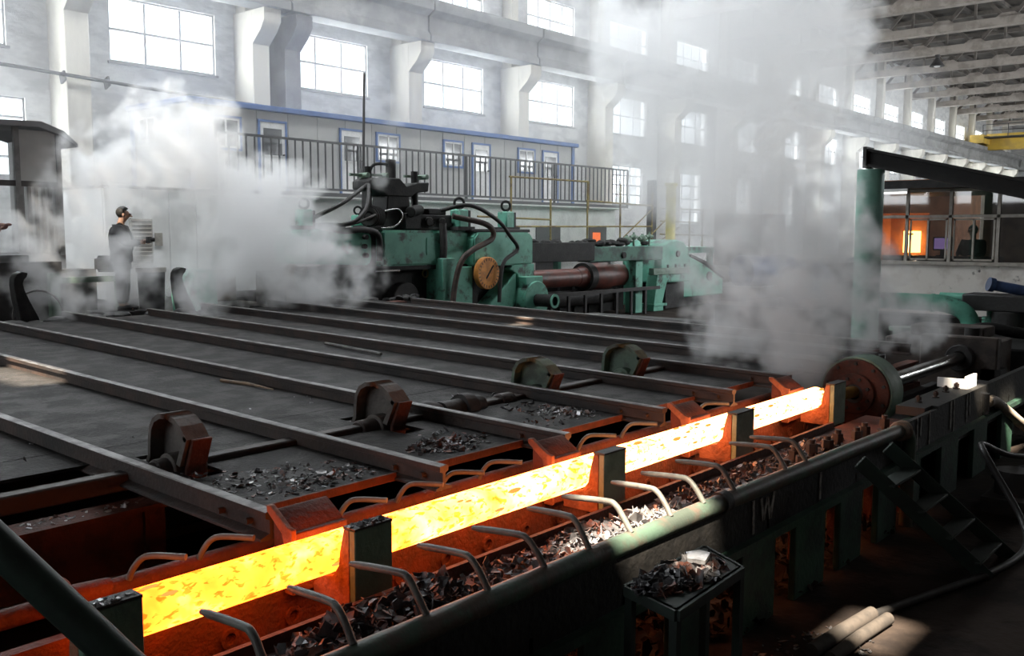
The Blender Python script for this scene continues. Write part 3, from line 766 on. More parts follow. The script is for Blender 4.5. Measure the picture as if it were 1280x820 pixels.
# hex bolts on the bench edge
b0 = None
for i, (x, y) in enumerate([(6.35, 2.84), (6.66, 2.85), (6.80, 2.97), (7.12, 2.97), (7.34, 2.93), (7.63, 2.96), (7.84, 2.88), (8.07, 2.90), (8.53, 2.89), (8.9, 2.84), (9.3, 2.84), (9.7, 2.80), (10.1, 2.82), (10.4, 2.80)]):
    z = .73 if x < 9 else .90
    if b0 is None:
        mb = MB(); mb.cyl((0, 0, 0), (0, 0, .15), .026, n=10); mb.cyl((0, 0, .05), (0, 0, .12), .048, n=6); mb.cyl((0, 0, 0), (0, 0, .02), .062, n=14)
        b0 = mb.build('bolt', BOLTDARK, bench); b0.location = (x, y, z)
    else: dup(b0, bench, (x, y, z), (0, 0, i * .7)).scale = (1, 1, 1) if x < 8.6 else (.55, .55, .45)
# hand-painted white strokes on the side plate
def strokes(lines, name='painted_mark', y=2.625, w=.022):
    mb = MB()
    for ln in lines:
        for (a, b), (c, d) in zip(ln[:-1], ln[1:]): mb.beam((a, y, b), (c, y, d), w, .004, up=(0, 1, 0))
    return mb.build(name, CHALK, bench)
strokes([[(5.41, .82), (5.42, .60)], [(5.52, .81), (5.56, .66), (5.61, .80), (5.66, .65), (5.71, .82)]], w=.03)
strokes([[(6.47, .80), (6.47, .60)]], w=.03)
for i, (x, z) in enumerate([(8.95, .50), (9.6, .62), (9.7, .55), (10.15, .6), (10.25, .66)]):
    strokes([[(x, .895), (x + .01, z)]], 'white_drip', w=.03 + .02 * (i % 2))
strokes([[(8.6, .88), (8.61, .55)], [(8.70, .87), (8.70, .7)]], 'white_drip', w=.03)

# cradle posts on the near side of the bar
CR = [(1.52, 1.76), (2.83, 3.07), (4.90, 5.15), (6.72, 7.02), (8.69, 8.97)]
names = ['cradle post nearest the camera, dark green, beside the handrail', 'dark green cradle post topped with black scale flakes, second from the left', 'sage green cradle post in the middle of the hot bar', 'sage green cradle post fourth along the hot bar', 'orange lit cradle post next to the round ram head']
for i, (a, b) in enumerate(CR):
    t = thing('cradle_post', names[i], 'cradle', (a, 3.42, .70), 0, 'cradle posts along the hot bar')
    w = b - a
    mb = MB(); mb.box(0, w, 0, .045, -.02, .385); mb.build('front_plate', POSTGREEN if i > 1 else POSTDARK, t, bevel=.005)  # paler green on the later posts stands for daylight on them
    prof = [(.045, -.02), (.33, -.02), (.33, .05), (.25, .105), (.175, .12), (.128, .18), (.118, .25), (.085, .375), (.045, .375)]
    for xx in (.0, w - .035):
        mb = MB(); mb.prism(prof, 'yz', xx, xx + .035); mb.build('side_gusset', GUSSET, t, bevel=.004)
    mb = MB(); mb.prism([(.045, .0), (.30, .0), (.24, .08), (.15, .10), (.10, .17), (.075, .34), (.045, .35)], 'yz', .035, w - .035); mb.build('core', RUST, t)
    mb = MB(); mb.box(0, w, 0, .088, .375, .388); mb.build('top_plate', DARK, t)
# wedge guides on the far side of the bar
WG = [(2.72, 3.08), (4.80, 5.14), (6.58, 6.95), (8.45, 8.82)]
wn = ['rusty wedge guide block nearest the camera behind the hot bar', 'rusty wedge guide block second along the bar near a rail end', 'orange wedge guide block third along the hot bar', 'glowing orange wedge guide block farthest along, under the steam']
for i, (a, b) in enumerate(WG):
    t = thing('wedge_guide', wn[i], 'guide block', (a, 3.78, .70), 0, 'wedge guides behind the hot bar')
    w = b - a
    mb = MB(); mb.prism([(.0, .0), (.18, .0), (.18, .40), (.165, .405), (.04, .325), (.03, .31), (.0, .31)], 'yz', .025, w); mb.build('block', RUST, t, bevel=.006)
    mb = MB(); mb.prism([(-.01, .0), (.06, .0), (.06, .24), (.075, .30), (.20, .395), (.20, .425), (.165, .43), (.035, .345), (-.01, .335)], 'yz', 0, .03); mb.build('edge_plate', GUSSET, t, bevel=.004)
# cooling pipe with bent spray rods on the near side
cp = thing('spray_pipe', 'long green pipe along the bench front with bent spray rods', 'pipe')
pts = [(1.2, 2.68, .905), (3.0, 2.67, .895), (5.0, 2.66, .88), (7.0, 2.62, .865), (7.95, 2.58, .865)]
mb = MB(); mb.tube(pts, .056, 16); mb.build('main_pipe', PIPEGREEN, cp)
mb = MB(); mb.tube(spline([(7.93, 2.58, .865), (8.10, 2.57, .85), (8.2, 2.57, .78), (8.22, 2.57, .66)], 5) + [Vector((8.22, 2.57, .0))], .056, 16); mb.build('elbow', PIPEGREEN, cp)
mb = MB(); mb.torus((8.05, 2.575, .86), (1, 0, -.4), .06, .03, 14, 8); mb.torus((7.98, 2.575, .865), (1, .2, -.2), .058, .028, 14, 8); mb.build('rope_wrap', BROWNBOX, cp)
mb = MB(); mb.cyl((5.02, 2.66, .88), (5.1, 2.66, .88), .068, n=16); mb.build('joint_collar', DARK, cp)
rd = None
def rod_mesh(s): 
    R = random.Random(s)
    e = R.uniform(-.012, .012)
    p = spline([(0, 0, 0), (0, .045, .065), (0, .10, .125 + e), (0, .17, .135 + e), (0, .43, .115 + e)], 5)
    rs = [.0165] * (len(p) - 1) + [.011]
    return MB().tube(p, rs, 10)
for i, x in enumerate([1.83, 2.2, 2.58, 2.95, 3.34, 3.69, 4.06, 4.45, 4.81, 5.18, 5.9, 6.22]):
    y = 2.68 - .012 * (x - 2)
    o = rod_mesh(i).build('spray_rod', PALEGREEN, cp); o.location = (x, y, .955 - .008 * (x - 2)); o.rotation_euler.z = random.Random(i + 50).uniform(-.10, .10)
cp2 = thing('far_spray_pipe', 'rusty pipe under the rack edge with bent spray rods behind the hot bar', 'pipe')
mb = MB(); mb.tube([(1.4, 4.2, .84), (9.0, 4.2, .84)], .045, 12); mb.build('main_pipe', RUST, cp2)
for i, x in enumerate([2.08, 2.45, 3.33, 3.78, 4.15, 4.52, 5.62, 6.2, 7.4]):
    p = spline([(0, 0, 0), (.012, -.02, .05), (.04, -.05, .10), (.075, -.10, .118), (.16, -.24, .12)], 5)
    o = MB().tube(p, .0155, 10).build('spray_rod', PALEGREEN, cp2); o.location = (x, 4.17, .872)
mb = MB(); mb.sphere((1.72, 4.1, .92), .085, 14, 10, (.8, .9, 1.0)); mb.cyl((1.75, 4.1, .9), (1.95, 4.12, .88), .05)
tag(mb.build('pipe_knuckle', RUST, rough=.01), 'rounded rusty pipe knuckle behind the nearest cradle post', 'pipe fitting')

# ------------------------------------------------------------------ loose mill scale
def flakes(name, label, spots, n, s0, s1, m, seed, pile=0.0, parent=None, lift=.35):
    """spots: list of (x, y, z, rx, ry, weight); thin curled plates thrown over them"""
    R = random.Random(seed)
    mb = MB()
    tot = sum(s[5] for s in spots)
    for _ in range(n):
        q = R.uniform(0, tot)
        for s in spots:
            q -= s[5]
            if q <= 0: break
        a, r = R.uniform(0, 2 * PI), math.sqrt(R.random())
        x, y = s[0] + math.cos(a) * r * s[3], s[1] + math.sin(a) * r * s[4]
        h = pile * (1 - r * r) * R.random()
        w = R.uniform(s0, s1) * (1.5 if R.random() < .1 else 1); l = w * R.uniform(.7, 2.0); t = .004
        M = Matrix.Translation((x, y, s[2] + h + w * .12)) @ Matrix.Rotation(R.uniform(0, 2 * PI), 4, 'Z') @ Matrix.Rotation(R.gauss(0, lift), 4, 'X') @ Matrix.Rotation(R.gauss(0, lift), 4, 'Y')
        n_ = R.choice((4, 5, 5, 6)); off = R.uniform(0, 2 * PI); curl = R.uniform(-.9, 1.6) / w
        top = []
        for q in range(n_):
            t_ = off + 2 * PI * (q + R.uniform(-.25, .25)) / n_; rr_ = R.uniform(.38, .62)
            px, py = math.cos(t_) * rr_ * w, math.sin(t_) * rr_ * l
            top.append((px, py, curl * py * py * .35))
        top.append((0, 0, w * R.uniform(-.08, .04)))
        vs = [M @ Vector(p) for p in top] + [M @ Vector((p[0], p[1], p[2] - t)) for p in top]
        k_ = n_ + 1
        fs = []
        for q in range(n_):
            r_ = (q + 1) % n_
            fs += [(q, r_, n_), (k_ + r_, k_ + q, k_ + n_), (q, k_ + q, k_ + r_, r_)]
        mb.add(vs, fs)
    me = bpy.data.meshes.new(name); me.from_pydata(mb.v, [], mb.f); me.materials.append(m)
    o = bpy.data.objects.new(name, me); link(o, parent)
    if parent is None: tag(o, label, 'scale', kind='stuff')
    else: o['kind'] = 'stuff'
    return o
dz = lambda y: rz(y) - .115
flakes('scale_flakes', 'scale flakes scattered on the deck bay nearest the glowing bar', [(3.4, 4.75, dz(4.75), .55, .33, 3), (3.1, 5.0, dz(5), .3, .3, 1), (3.6, 4.6, dz(4.6), .35, .2, 2)], 330, .012, .034, FLAKE, 11)
flakes('scale_flakes', 'heap of curled bright scale flakes on the second deck bay', [(4.75, 4.65, dz(4.65), .38, .2, 3), (4.6, 4.72, dz(4.7), .2, .12, 4), (4.9, 4.8, dz(4.8), .3, .25, 1)], 260, .016, .046, FLAKE, 12, .05, lift=.55)
flakes('scale_flakes', 'line of small scale flakes along the rail of the third deck bay', [(5.95, 4.7, dz(4.7), .4, .2, 2), (6.2, 5.1, dz(5.1), .25, .3, 2), (6.35, 4.75, dz(4.75), .15, .3, 2)], 170, .012, .036, FLAKE, 13, lift=.6)
flakes('scale_flakes', 'scale flakes coloured pale as glints among the dark ones near the rail ends', [(3.4, 4.75, dz(4.75), .5, .3, 2), (4.68, 4.68, dz(4.7), .25, .15, 4), (6.25, 4.8, dz(4.8), .2, .25, 2), (5.0, 6.2, dz(6.2), 2.4, .9, .6), (2.3, 6.7, dz(6.7), .9, .8, .5)], 260, .012, .042, FLAKEBIG, 14, .02, lift=.6)
flakes('scale_flakes', 'tiny crumbs of scale lying along the rails of the dark deck', [(x + .12, 8.2, dz(8.2), .10, 4.0, 1) for x in RX[:6]] + [(1.9, 8, dz(8), .6, 2, 1)], 420, .006, .02, FLAKE, 15)
flakes('scale_heap', 'dark scale heaped on the bench tray beside the second cradle post', [(2.62, 3.05, .73, .42, .26, 4), (3.0, 3.12, .73, .3, .18, 2), (2.1, 2.95, .73, .35, .24, 2)], 950, .022, .062, FLAKE, 16, .16, lift=.8)
flakes('scale_heap', 'scale strewn along the middle of the bench tray between the spray rods', [(3.6, 3.0, .73, .55, .27, 3), (4.3, 3.05, .73, .45, .25, 3)], 850, .018, .052, FLAKE, 17, .09, lift=.7)
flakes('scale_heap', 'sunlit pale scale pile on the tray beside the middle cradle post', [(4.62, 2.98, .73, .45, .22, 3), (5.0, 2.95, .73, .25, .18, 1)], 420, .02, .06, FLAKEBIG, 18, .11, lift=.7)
flakes('scale_heap', 'scale strewn on the bench tray towards the far bolts', [(5.6, 3.0, .73, .6, .26, 3), (6.4, 3.05, .73, .5, .22, 2), (7.4, 3.1, .73, .6, .18, 1)], 800, .016, .045, FLAKE, 19, .07, lift=.7)
flakes('scale_flakes', 'bits of scale lying on the top flange of the pit beam', [(1.9, 5.58, .80, 1.0, .10, 1)], 90, .012, .035, FLAKEBIG, 20)
flakes('scale_flakes', 'scale flakes on top of the second cradle post', [(2.95, 3.46, 1.088, .12, .035, 1)], 34, .012, .03, FLAKE, 21, lift=.5)
flakes('scale_flakes', 'scale flakes on top of the nearest cradle post', [(1.64, 3.46, 1.088, .12, .035, 1)], 26, .012, .03, FLAKEBIG, 22, lift=.5)
flakes('pit_rubble', 'red lit rubble of scale on the pit floor seen between the bench legs', [(x, 3.1, .02, .5, .55, 1) for x in (3.0, 3.8, 4.6, 5.4, 6.2, 7.0, 7.8)], 1700, .03, .08, PITFLOOR, 23, .2, lift=.7)
mb = MB(); mb.tube([(5.05, 8.1, 1.065), (5.12, 7.75, 1.06), (5.1, 7.3, 1.055)], [.016, .016, .006], 6)
tag(mb.build('tapered_rod', mat('dull_brass_rod', (.26, .17, .10), (.14, .10, .07), scale=9, rough=.5)), 'thin brassy bent strip lying on the deck between two rails', 'strip')
mb = MB(); mb.tube([(7.50, 9.59, 1.10), (7.36, 8.37, 1.08)], .02, 6)
tag(mb.build('loose_rod', RAILTOP), 'short grey rod lying loose on the dark deck in mid rack', 'rod')

# ------------------------------------------------------------------ ram with its round head
rh = thing('pusher_ram', 'big round ram head with bolted flange and green rim at the bar end', 'ram', (9.85, 3.65, .83))
mb = MB(); mb.ring((.0, 0, 0), (.34, 0, 0), .385, .36, 40); mb.build('green_rim', GREEN if False else POSTGREEN, rh, bevel=.006)
mb = MB(); mb.ring((-.02, 0, 0), (.30, 0, 0), .36, .10, 40); disc_ = mb.build('disc', RUST, rh, bevel=.008)
mb = MB(); mb.ring((-.07, 0, 0), (-.02, 0, 0), .215, .10, 36); flange_ = mb.build('flange', RUST, rh, bevel=.006)
mb = MB(); mb.ring((-.06, 0, 0), (.3, 0, 0), .10, .065, 24); mb.build('bore_sleeve', DARK, rh)
fb = None
for R_, n, off, own in ((.165, 8, -.095, flange_), (.315, 10, -.045, disc_)):
    for j in range(n):
        t = 2 * PI * (j + .5) / n
        if fb is None:
            mb = MB(); mb.cyl((0, 0, 0), (.03, 0, 0), .018, n=6); fb = mb.build('flange_bolt', DARK, own); fb.location = (off, R_ * math.cos(t), R_ * math.sin(t))
        else: dup(fb, own, (off, R_ * math.cos(t), R_ * math.sin(t)))
mb = MB(); mb.box(.02, .32, -.30, .30, -.60, -.30); mb.build('carriage', DARK, rh, bevel=.01)
mb = MB(); mb.cyl((10.16, 3.65, .83), (14.0, 3.65, .83), .085, n=28)
tag(mb.build('ram_rod', CHROME), 'shiny thick steel ram rod running back from the round head', 'rod')
mb = MB(); mb.box(9.4, 14.6, 3.3, 3.42, .34, .46); mb.box(9.4, 14.6, 3.9, 4.02, .34, .46); mb.box(9.4, 14.6, 3.3, 4.02, 0, .30)
tag(mb.build('ram_guide_bed', DARK, bevel=.01), 'dark guide bed under the ram rod', 'bed')
rb_ = thing('ram_cylinder_block', 'rusty stained steel block that takes the end of the ram rod', 'block', (13.3, 3.2, 0))
mb = MB(); mb.box(.45, 1.4, .05, 1.5, 0, 1.05); mb.box(.40, .6, .0, 1.0, 0, 1.12); mb.box(.9, 1.5, .3, 1.3, 1.05, 1.2); mb.build('body', mat('stained_block_steel', (.085, .066, .056), (.04, .031, .028), scale=2.5, rough=.7, bump=.4, c3=(.12, .07, .045), s3=1.5, lo3=.6, hi3=.75), rb_, bevel=.02)
mb = MB(); mb.ring((.28, .45, .83), (.40, .45, .83), .18, .09, 28); mb.build('gland', DARK, rb_, bevel=.01)
mb = MB(); mb.cyl((.7, .4, 1.05), (.7, .4, 1.22), .1, n=14); mb.cyl((.7, .9, 1.05), (.7, .9, 1.18), .08, n=14); mb.box(.4, .75, -.05, .2, .5, .7); mb.build('fittings', JET, rb_)['kind'] = 'stuff'

# ------------------------------------------------------------------ green rolling mill beyond the rack
ml = thing('rolling_mill', 'big mill green rolling stand with orange dial beyond the rack', 'mill')
mb = MB(); mb.prism([(12.1, 1.86), (13.78, 1.80), (13.86, 1.95), (13.86, 2.42), (13.72, 2.58), (12.35, 2.60), (12.1, 2.5)], 'xz', 16.0, 17.2); mb.build('left_beam', GREEN, ml, bevel=.04, seg=2)
mb = MB(); mb.box(14.18, 17.0, 16.02, 17.6, 1.74, 2.58); mb.build('centre_beam', GREEN, ml, bevel=.06, seg=2)
mb = MB(); mb.box(13.86, 14.2, 16.25, 17.2, 1.74, 2.5); mb.build('gap_plate', BLACK, ml)
mb = MB(); mb.prism([(16.95, 1.70), (19.25, 1.70), (19.25, 2.40), (19.1, 2.54), (17.1, 2.54), (16.95, 2.40)], 'xz', 15.8, 17.6); mb.build('right_beam', GREEN, ml, bevel=.04, seg=2)
mb = MB(); mb.box(17.0, 19.2, 15.86, 17.5, 2.54, 2.62); mb.build('top_flange', DARK, ml, bevel=.02)
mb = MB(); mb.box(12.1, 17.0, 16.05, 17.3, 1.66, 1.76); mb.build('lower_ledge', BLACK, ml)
mb = MB(); mb.prism([(15.88, 0), (16.93, 0), (16.93, 1.70), (16.45, 1.70), (16.30, 1.92), (15.88, 1.92)], 'xz', 15.82, 16.5); mb.build('front_post', GREEN, ml, bevel=.02)
mb = MB(); mb.prism([(18.62, .9), (19.3, .9), (19.3, 1.72), (18.5, 1.72), (18.3, 1.6), (18.62, 1.45)], 'xz', 15.8, 16.6); mb.build('right_post', GREEN, ml, bevel=.02)
mb = MB(); mb.prism([(17.3, 0), (18.5, 0), (18.5, 1.5), (18.35, 1.38), (17.45, .72), (17.3, .5)], 'xz', 15.75, 16.2); mb.build('sloping_bracket', GREEN, ml, bevel=.02)
mb = MB(); mb.cyl((17.75, 15.74, .42), (17.75, 15.80, .42), .24, n=24); mb.build('bracket_hole', BLACK, ml)
bx, bz, br = 19.0, .78, .50
mb = MB(); mb.cyl((bx, 15.45, bz), (bx, 15.85, bz), br, n=36); mb.box(18.62, 19.3, 15.5, 15.8, bz, 1.4); mb.build('bearing_plate', GREEN, ml, bevel=.02)
mb = MB(); mb.cyl((bx, 14.95, bz), (bx, 15.45, bz), .165, n=24); mb.ring((bx, 14.88, bz), (bx, 14.98, bz), .19, .12, 24); mb.build('pin', BLACK, ml)
mb = MB(); mb.ring((bx, 14.86, bz), (bx, 14.9, bz), .185, .12, 24); mb.build('pin_collar', GREEN, ml)
dl = MB(); dl.cyl((17.30, 15.62, 1.53), (17.30, 15.78, 1.53), .40, n=44)
dial = dl.build('dial', DIAL, ml, bevel=.012)
mb = MB(); mb.beam((17.20, 15.61, 1.40), (17.46, 15.61, 1.72), .01, .04); mb.build('pointer', BLACK, dial)
for j in range(24):
    t = 2 * PI * j / 24; c, s_ = math.cos(t), math.sin(t)
    mb = MB(); mb.beam((17.30 + .31 * c, 15.616, 1.53 + .31 * s_), (17.30 + .37 * c, 15.616, 1.53 + .37 * s_), .008, .018); mb.build('tick', BROWNBOX, dial)
mb = MB(); mb.box(15.55, 15.75, 16.0, 16.03, 2.0, 2.4); mb.build('patch_plate', GREEN, ml)
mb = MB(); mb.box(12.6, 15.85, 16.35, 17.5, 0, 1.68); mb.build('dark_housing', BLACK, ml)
for rx_, rz_, rr_ in ((13.55, 1.2, .30), (15.0, .95, .42)): mb = MB(); mb.cyl((rx_, 16.12, rz_), (rx_, 16.4, rz_), rr_, n=28); mb.build('roll_end', DARK, ml, bevel=.02)
mb = MB(); mb.cyl((13.48, 16.05, 1.24), (13.48, 16.14, 1.24), .12, n=6); mb.build('roll_nut', BROWNBOX, ml)
mb = MB(); mb.torus((15.75, 16.28, 1.55), (0, 1, 0), .09, .02); mb.build('lifting_hook', YELLOW, ml)
mb = MB(); mb.box(13.95, 14.7, 16.02, 16.06, 1.64, 1.68); mb.build('bright_strip', CHROME, ml)
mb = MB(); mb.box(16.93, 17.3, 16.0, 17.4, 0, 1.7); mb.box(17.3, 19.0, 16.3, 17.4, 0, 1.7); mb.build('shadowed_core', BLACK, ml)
for q in range(3):
    mb = MB(); mb.cyl((13.62 - .05 * q % .1, 15.9, 2.42 - .2 * q), (13.62, 16.02, 2.42 - .2 * q), .055, n=12); mb.build('hose_port', BLACK, ml)
# screw jacks with lifting eyes on top of the mill
def jack(x, y, z, s, label):
    t = thing('screw_jack', label, 'jack', (x, y, z), 0, 'screw jacks on the mill beams')
    mb = MB(); mb.box(-.14 * s, .14 * s, -.14 * s, .14 * s, 0, .40 * s); mb.build('body', GREEN, t, bevel=.03 * s)
    mb = MB(); mb.box(.145 * s, .2 * s, -.12 * s, .12 * s, .02, .38 * s); mb.box(-.24 * s, .24 * s, -.2 * s, .2 * s, -.02, .06 * s); mb.build('side_plate', DARK, t)
    mb = MB(); mb.torus((0, 0, .52 * s), (.5, 1, 0), .10 * s, .028 * s, 18, 8); mb.cyl((0, 0, .38 * s), (0, 0, .44 * s), .05 * s, n=10); mb.build('lifting_eye', BLACK, t)
jack(12.24, 16.3, 2.60, 1.0, 'green screw jack with lifting eye on the left end of the mill, in steam')
jack(16.85, 16.2, 2.60, 1.25, 'green screw jack with lifting eye between the hoses and the dark power unit')
jack(18.6, 16.2, 2.60, 1.2, 'green screw jack with lifting eye above the dial, rightmost on the mill')
jack(14.8, 17.6, 2.58, .9, 'small green screw jack behind the hoses at the left of the motor')
# hydraulic power head on top
hy = thing('hydraulic_press_head', 'black greasy hydraulic press head standing on the green mill', 'press', (0, 16.6, 0))
mb = MB(); mb.prism([(14.05, 3.50), (14.42, 3.46), (14.6, 3.36), (15.35, 3.36), (15.5, 3.46), (15.9, 3.50), (15.93, 3.72), (15.55, 3.70), (15.2, 3.60), (14.98, 3.78), (14.2, 3.76), (14.05, 3.68)], 'xz', -.3, .3); mb.build('crosshead', BLACK, hy, bevel=.02)
for x, zt in ((14.27, 4.02), (15.72, 3.98)):
    mb = MB(); mb.cyl((x, 0, 2.6), (x, 0, zt), .085, n=14); mb.build('tie_rod', BLACK, hy)
mb = MB(); mb.cyl((14.92, -.05, 3.5), (14.92, -.05, 4.22), .12, n=16); mb.build('cylinder', BLACK, hy, bevel=.015)
mb = MB(); mb.prism([(14.45, 2.58), (15.6, 2.58), (15.36, 2.95), (15.32, 3.4), (14.66, 3.4), (14.6, 2.95)], 'xz', -.25, .3); mb.build('body', BLACK, hy, bevel=.02)
mb = MB(); mb.box(15.5, 16.6, -.4, .4, 2.58, 2.95); mb.box(15.9, 16.5, -.3, .3, 2.95, 3.1); mb.box(15.0, 15.5, -.45, -.1, 2.6, 2.98); mb.cyl((15.1, -.5, 3.0), (15.6, -.3, 3.06), .13, n=12); mb.cyl((15.75, -.42, 2.78), (15.75, -.5, 2.78), .12, n=12); mb.cyl((16.2, -.42, 2.78), (16.2, -.5, 2.78), .1, n=12); mb.build('valve_block', BLACK, hy, bevel=.02)
mb = MB(); mb.tube(spline([(14.27, -.05, 3.9), (14.4, -.05, 4.06), (14.7, -.05, 4.1), (14.92, -.05, 4.05)], 5), .035, 8); mb.build('bridge_pipe', BLACK, hy)
for x0, x1, z in ((13.8, 14.2, 3.82), (15.45, 16.05, 3.86), (14.3, 14.8, 3.84)):
    mb = MB(); mb.box(x0, x1, .05, .1, z - .03, z + .03); mb.cyl((x1, -.1, z), (x1, .2, z), .06, n=10); mb.build('valve_arm', POSTGREEN, hy)
mo = thing('electric_motor', 'round dark electric motor lying left of the press head', 'motor', (0, 0, 0))
mb = MB(); mb.cyl((13.85, 16.1, 2.88), (14.5, 16.6, 2.88), .23, n=26)
for q in range(6): mb.ring((13.95 + .08 * q, 16.18 + .062 * q, 2.88), (13.98 + .08 * q, 16.2 + .062 * q, 2.88), .25, .22, 26)
mb.build('casing', BLACK, mo)
mb = MB(); mb.ring((13.80, 16.06, 2.88), (13.85, 16.1, 2.88), .2, .12, 26); mb.cyl((13.79, 16.055, 2.88), (13.84, 16.09, 2.88), .07, n=16); mb.build('end_cap', DARK, mo)
mb = MB(); mb.box(13.8, 14.5, 16.1, 16.6, 2.58, 2.68); mb.build('foot', BLACK, mo)
def hose(label, pts, r=.045, m=RUBBER, name='hydraulic_hose'):
    mb = MB(); mb.tube(spline(pts, 7), r, 10)
    return tag(mb.build(name, m), label, 'hose')
hose('thin black hose swooping from the press head down to the left jack', [(13.9, 16.2, 3.58), (12.96, 15.9, 3.15), (12.3, 16.0, 2.84)])
hose('second black hose from the press head curling down to the mill top', [(13.9, 16.15, 3.58), (13.55, 15.8, 3.1), (13.2, 15.75, 2.78), (12.8, 15.9, 2.66), (12.5, 16.0, 2.64)])
hose('thick black hose looping over the left green beam end', [(12.3, 15.95, 2.66), (12.9, 15.85, 2.56), (13.5, 15.85, 2.58), (13.95, 15.9, 2.45), (14.02, 15.95, 1.9)], .07)
hose('black hose arching over the second jack and down past the dial', [(16.0, 16.0, 3.05), (16.6, 15.6, 3.18), (17.4, 15.45, 2.85), (17.9, 15.45, 2.45), (18.25, 15.5, 2.12), (17.75, 15.5, 1.82), (17.6, 15.5, 1.4), (17.55, 15.5, .8)], .05)
hose('brown flattened hose from the press head down the green front post', [(16.3, 15.9, 2.92), (17.1, 15.5, 2.72), (17.3, 15.5, 2.4), (16.6, 15.5, 2.12), (16.3, 15.6, 1.85), (16.18, 15.7, 1.3), (16.1, 15.72, .7)], .07, mat('brown_hose', (.06, .045, .04), (.10, .07, .055), scale=5, rough=.6))
hose('thick straight black hose hanging on the mill front left of the post', [(16.02, 15.95, 2.75), (16.02, 15.92, 2.2), (16.0, 15.95, 1.72)], .09)
hose('pale cable looped over the motor', [(14.2, 15.98, 3.0), (14.6, 15.95, 3.05), (14.72, 15.95, 2.85), (14.5, 15.98, 2.66), (14.1, 15.98, 2.62)], .02, CHROME, 'cable')
hose('grey cable draped across the left beam top', [(12.6, 15.95, 2.62), (13.2, 15.9, 2.7), (13.7, 15.9, 2.85), (14.0, 15.98, 2.95)], .03, RAILTOP, 'cable')
# spindle and drive at the right of the mill
sp = thing('drive_spindle', 'thick red brown drive spindle with coupling between mill and gear case', 'spindle')
mb = MB(); mb.cyl((19.2, 17.0, 1.20), (23.0, 17.0, 1.20), .27, n=28); mb.build('shaft', SHAFT, sp)
mb = MB(); mb.tube([(22.7, 17, 1.2), (23.0, 17, 1.2), (23.15, 17, 1.2), (24.3, 17, 1.2), (24.5, 17, 1.2), (25.2, 17, 1.2)], [.28, .30, .40, .42, .36, .34], 30); mb.build('coupling', SHAFT, sp, smooth=50)
mb = MB(); mb.ring((23.05, 17, 1.2), (23.35, 17, 1.2), .43, .30, 30); mb.build('dark_band', BLACK, sp)
mb = MB(); mb.cyl((19.2, 17.3, .55), (25, 17.3, .55), .24, n=24); mb.build('lower_shaft', DARK, sp)
gb = thing('gear_case', 'mill green gear case with round hood and sloping cover', 'gear case')
mb = MB(); mb.prism([(26.6, .9), (28.5, .9), (28.5, 1.6), (28.35, 2.0), (28.05, 2.25), (27.6, 2.32), (27.1, 2.28), (26.6, 2.1)], 'xz', 16.4, 17.9); mb.build('round_hood', GREEN, gb, bevel=.04)
mb = MB(); mb.prism([(28.4, .3), (31.6, .3), (31.6, .85), (30.2, 1.42), (29.2, 1.72), (28.4, 1.72)], 'xz', 16.8, 18.2); mb.build('sloping_cover', GREEN, gb, bevel=.04)
mb = MB(); mb.prism([(29.1, 1.73), (30.2, 1.45), (31.65, .88), (31.65, .95), (30.25, 1.53), (29.15, 1.80)], 'xz', 16.75, 18.25); mb.build('cover_flange', JET, gb)
mb = MB(); mb.box(26.0, 28.3, 16.3, 16.5, 1.18, 1.40); mb.build('bracket', POSTGREEN, gb, bevel=.015)
for x in (27.0, 27.5, 28.1): 
    mb = MB(); mb.cyl((x, 16.4, 1.40), (x, 16.4, 1.5), .05, n=8); mb.build('bolt', BLACK, gb)
mb = MB(); mb.prism([(26.1, .15), (26.6, .15), (27.0, 1.18), (26.3, 1.18)], 'xz', 16.35, 16.75); mb.build('leg', GREEN, gb, bevel=.015)
mb = MB(); mb.box(25.1, 25.5, 16.4, 16.8, 0, 1.7); mb.build('leg', GREEN, gb, bevel=.015)
mb = MB(); mb.box(26.1, 26.7, 16.35, 16.8, 0, .16); mb.box(26.05, 26.85, 16.3, 16.9, .16, .24); mb.build('foot', GREEN, gb, bevel=.01)
mb = MB(); mb.box(27.4, 28.6, 16.7, 17.6, 0, .9); mb.box(28.5, 31.6, 16.9, 18, 0, .3); mb.build('dark_base', BLACK, gb)
for cx_, cy_, cz_, cr_ in ((30.5, 16.74, 1.0, .16), (27.6, 16.34, 1.85, .1)): mb = MB(); mb.cyl((cx_, cy_, cz_), (cx_, cy_ + .07, cz_), cr_, n=20); mb.build('inspection_cap', BLACK, gb)
# beam over the spindle with clutter
ob = thing('cover_beam', 'long beam over the spindle, sooty at left and green at right', 'beam')
mb = MB(); mb.box(19.3, 22.6, 16.2, 16.7, 1.72, 2.26); mb.build('sooty_part', BLACK, ob, bevel=.02)
mb = MB(); mb.box(22.4, 26.4, 16.22, 16.7, 1.68, 2.12); mb.build('green_part', mat('sooty_green_paint', (.06, .17, .125), (.03, .06, .05), scale=2, rough=.6), ob, bevel=.02)
mb = MB(); mb.cyl((24.1, 16.16, 1.86), (24.1, 16.24, 1.86), .10, n=14); mb.build('bolt', BLACK, ob)
mb = MB()
for i in range(40): mb.sphere((rr.uniform(19.6, 26.2), 16.45, 2.2 + rr.uniform(0, .1)), rr.uniform(.06, .16), 7, 5, (1.5, 1, .6))
mb.build('grease_lumps', BLACK, ob, rough=.03)['kind'] = 'stuff'
mb = MB(); mb.box(19.4, 26.2, 17.6, 18.2, 0, 1.35)
for q in range(9): mb.box(19.6 + .75 * q, 19.72 + .75 * q, 17.5, 17.62, 0, 1.3)
tag(mb.build('spindle_guard', BLACK), 'black ribbed guard wall behind the spindle', 'guard')
mb = MB()
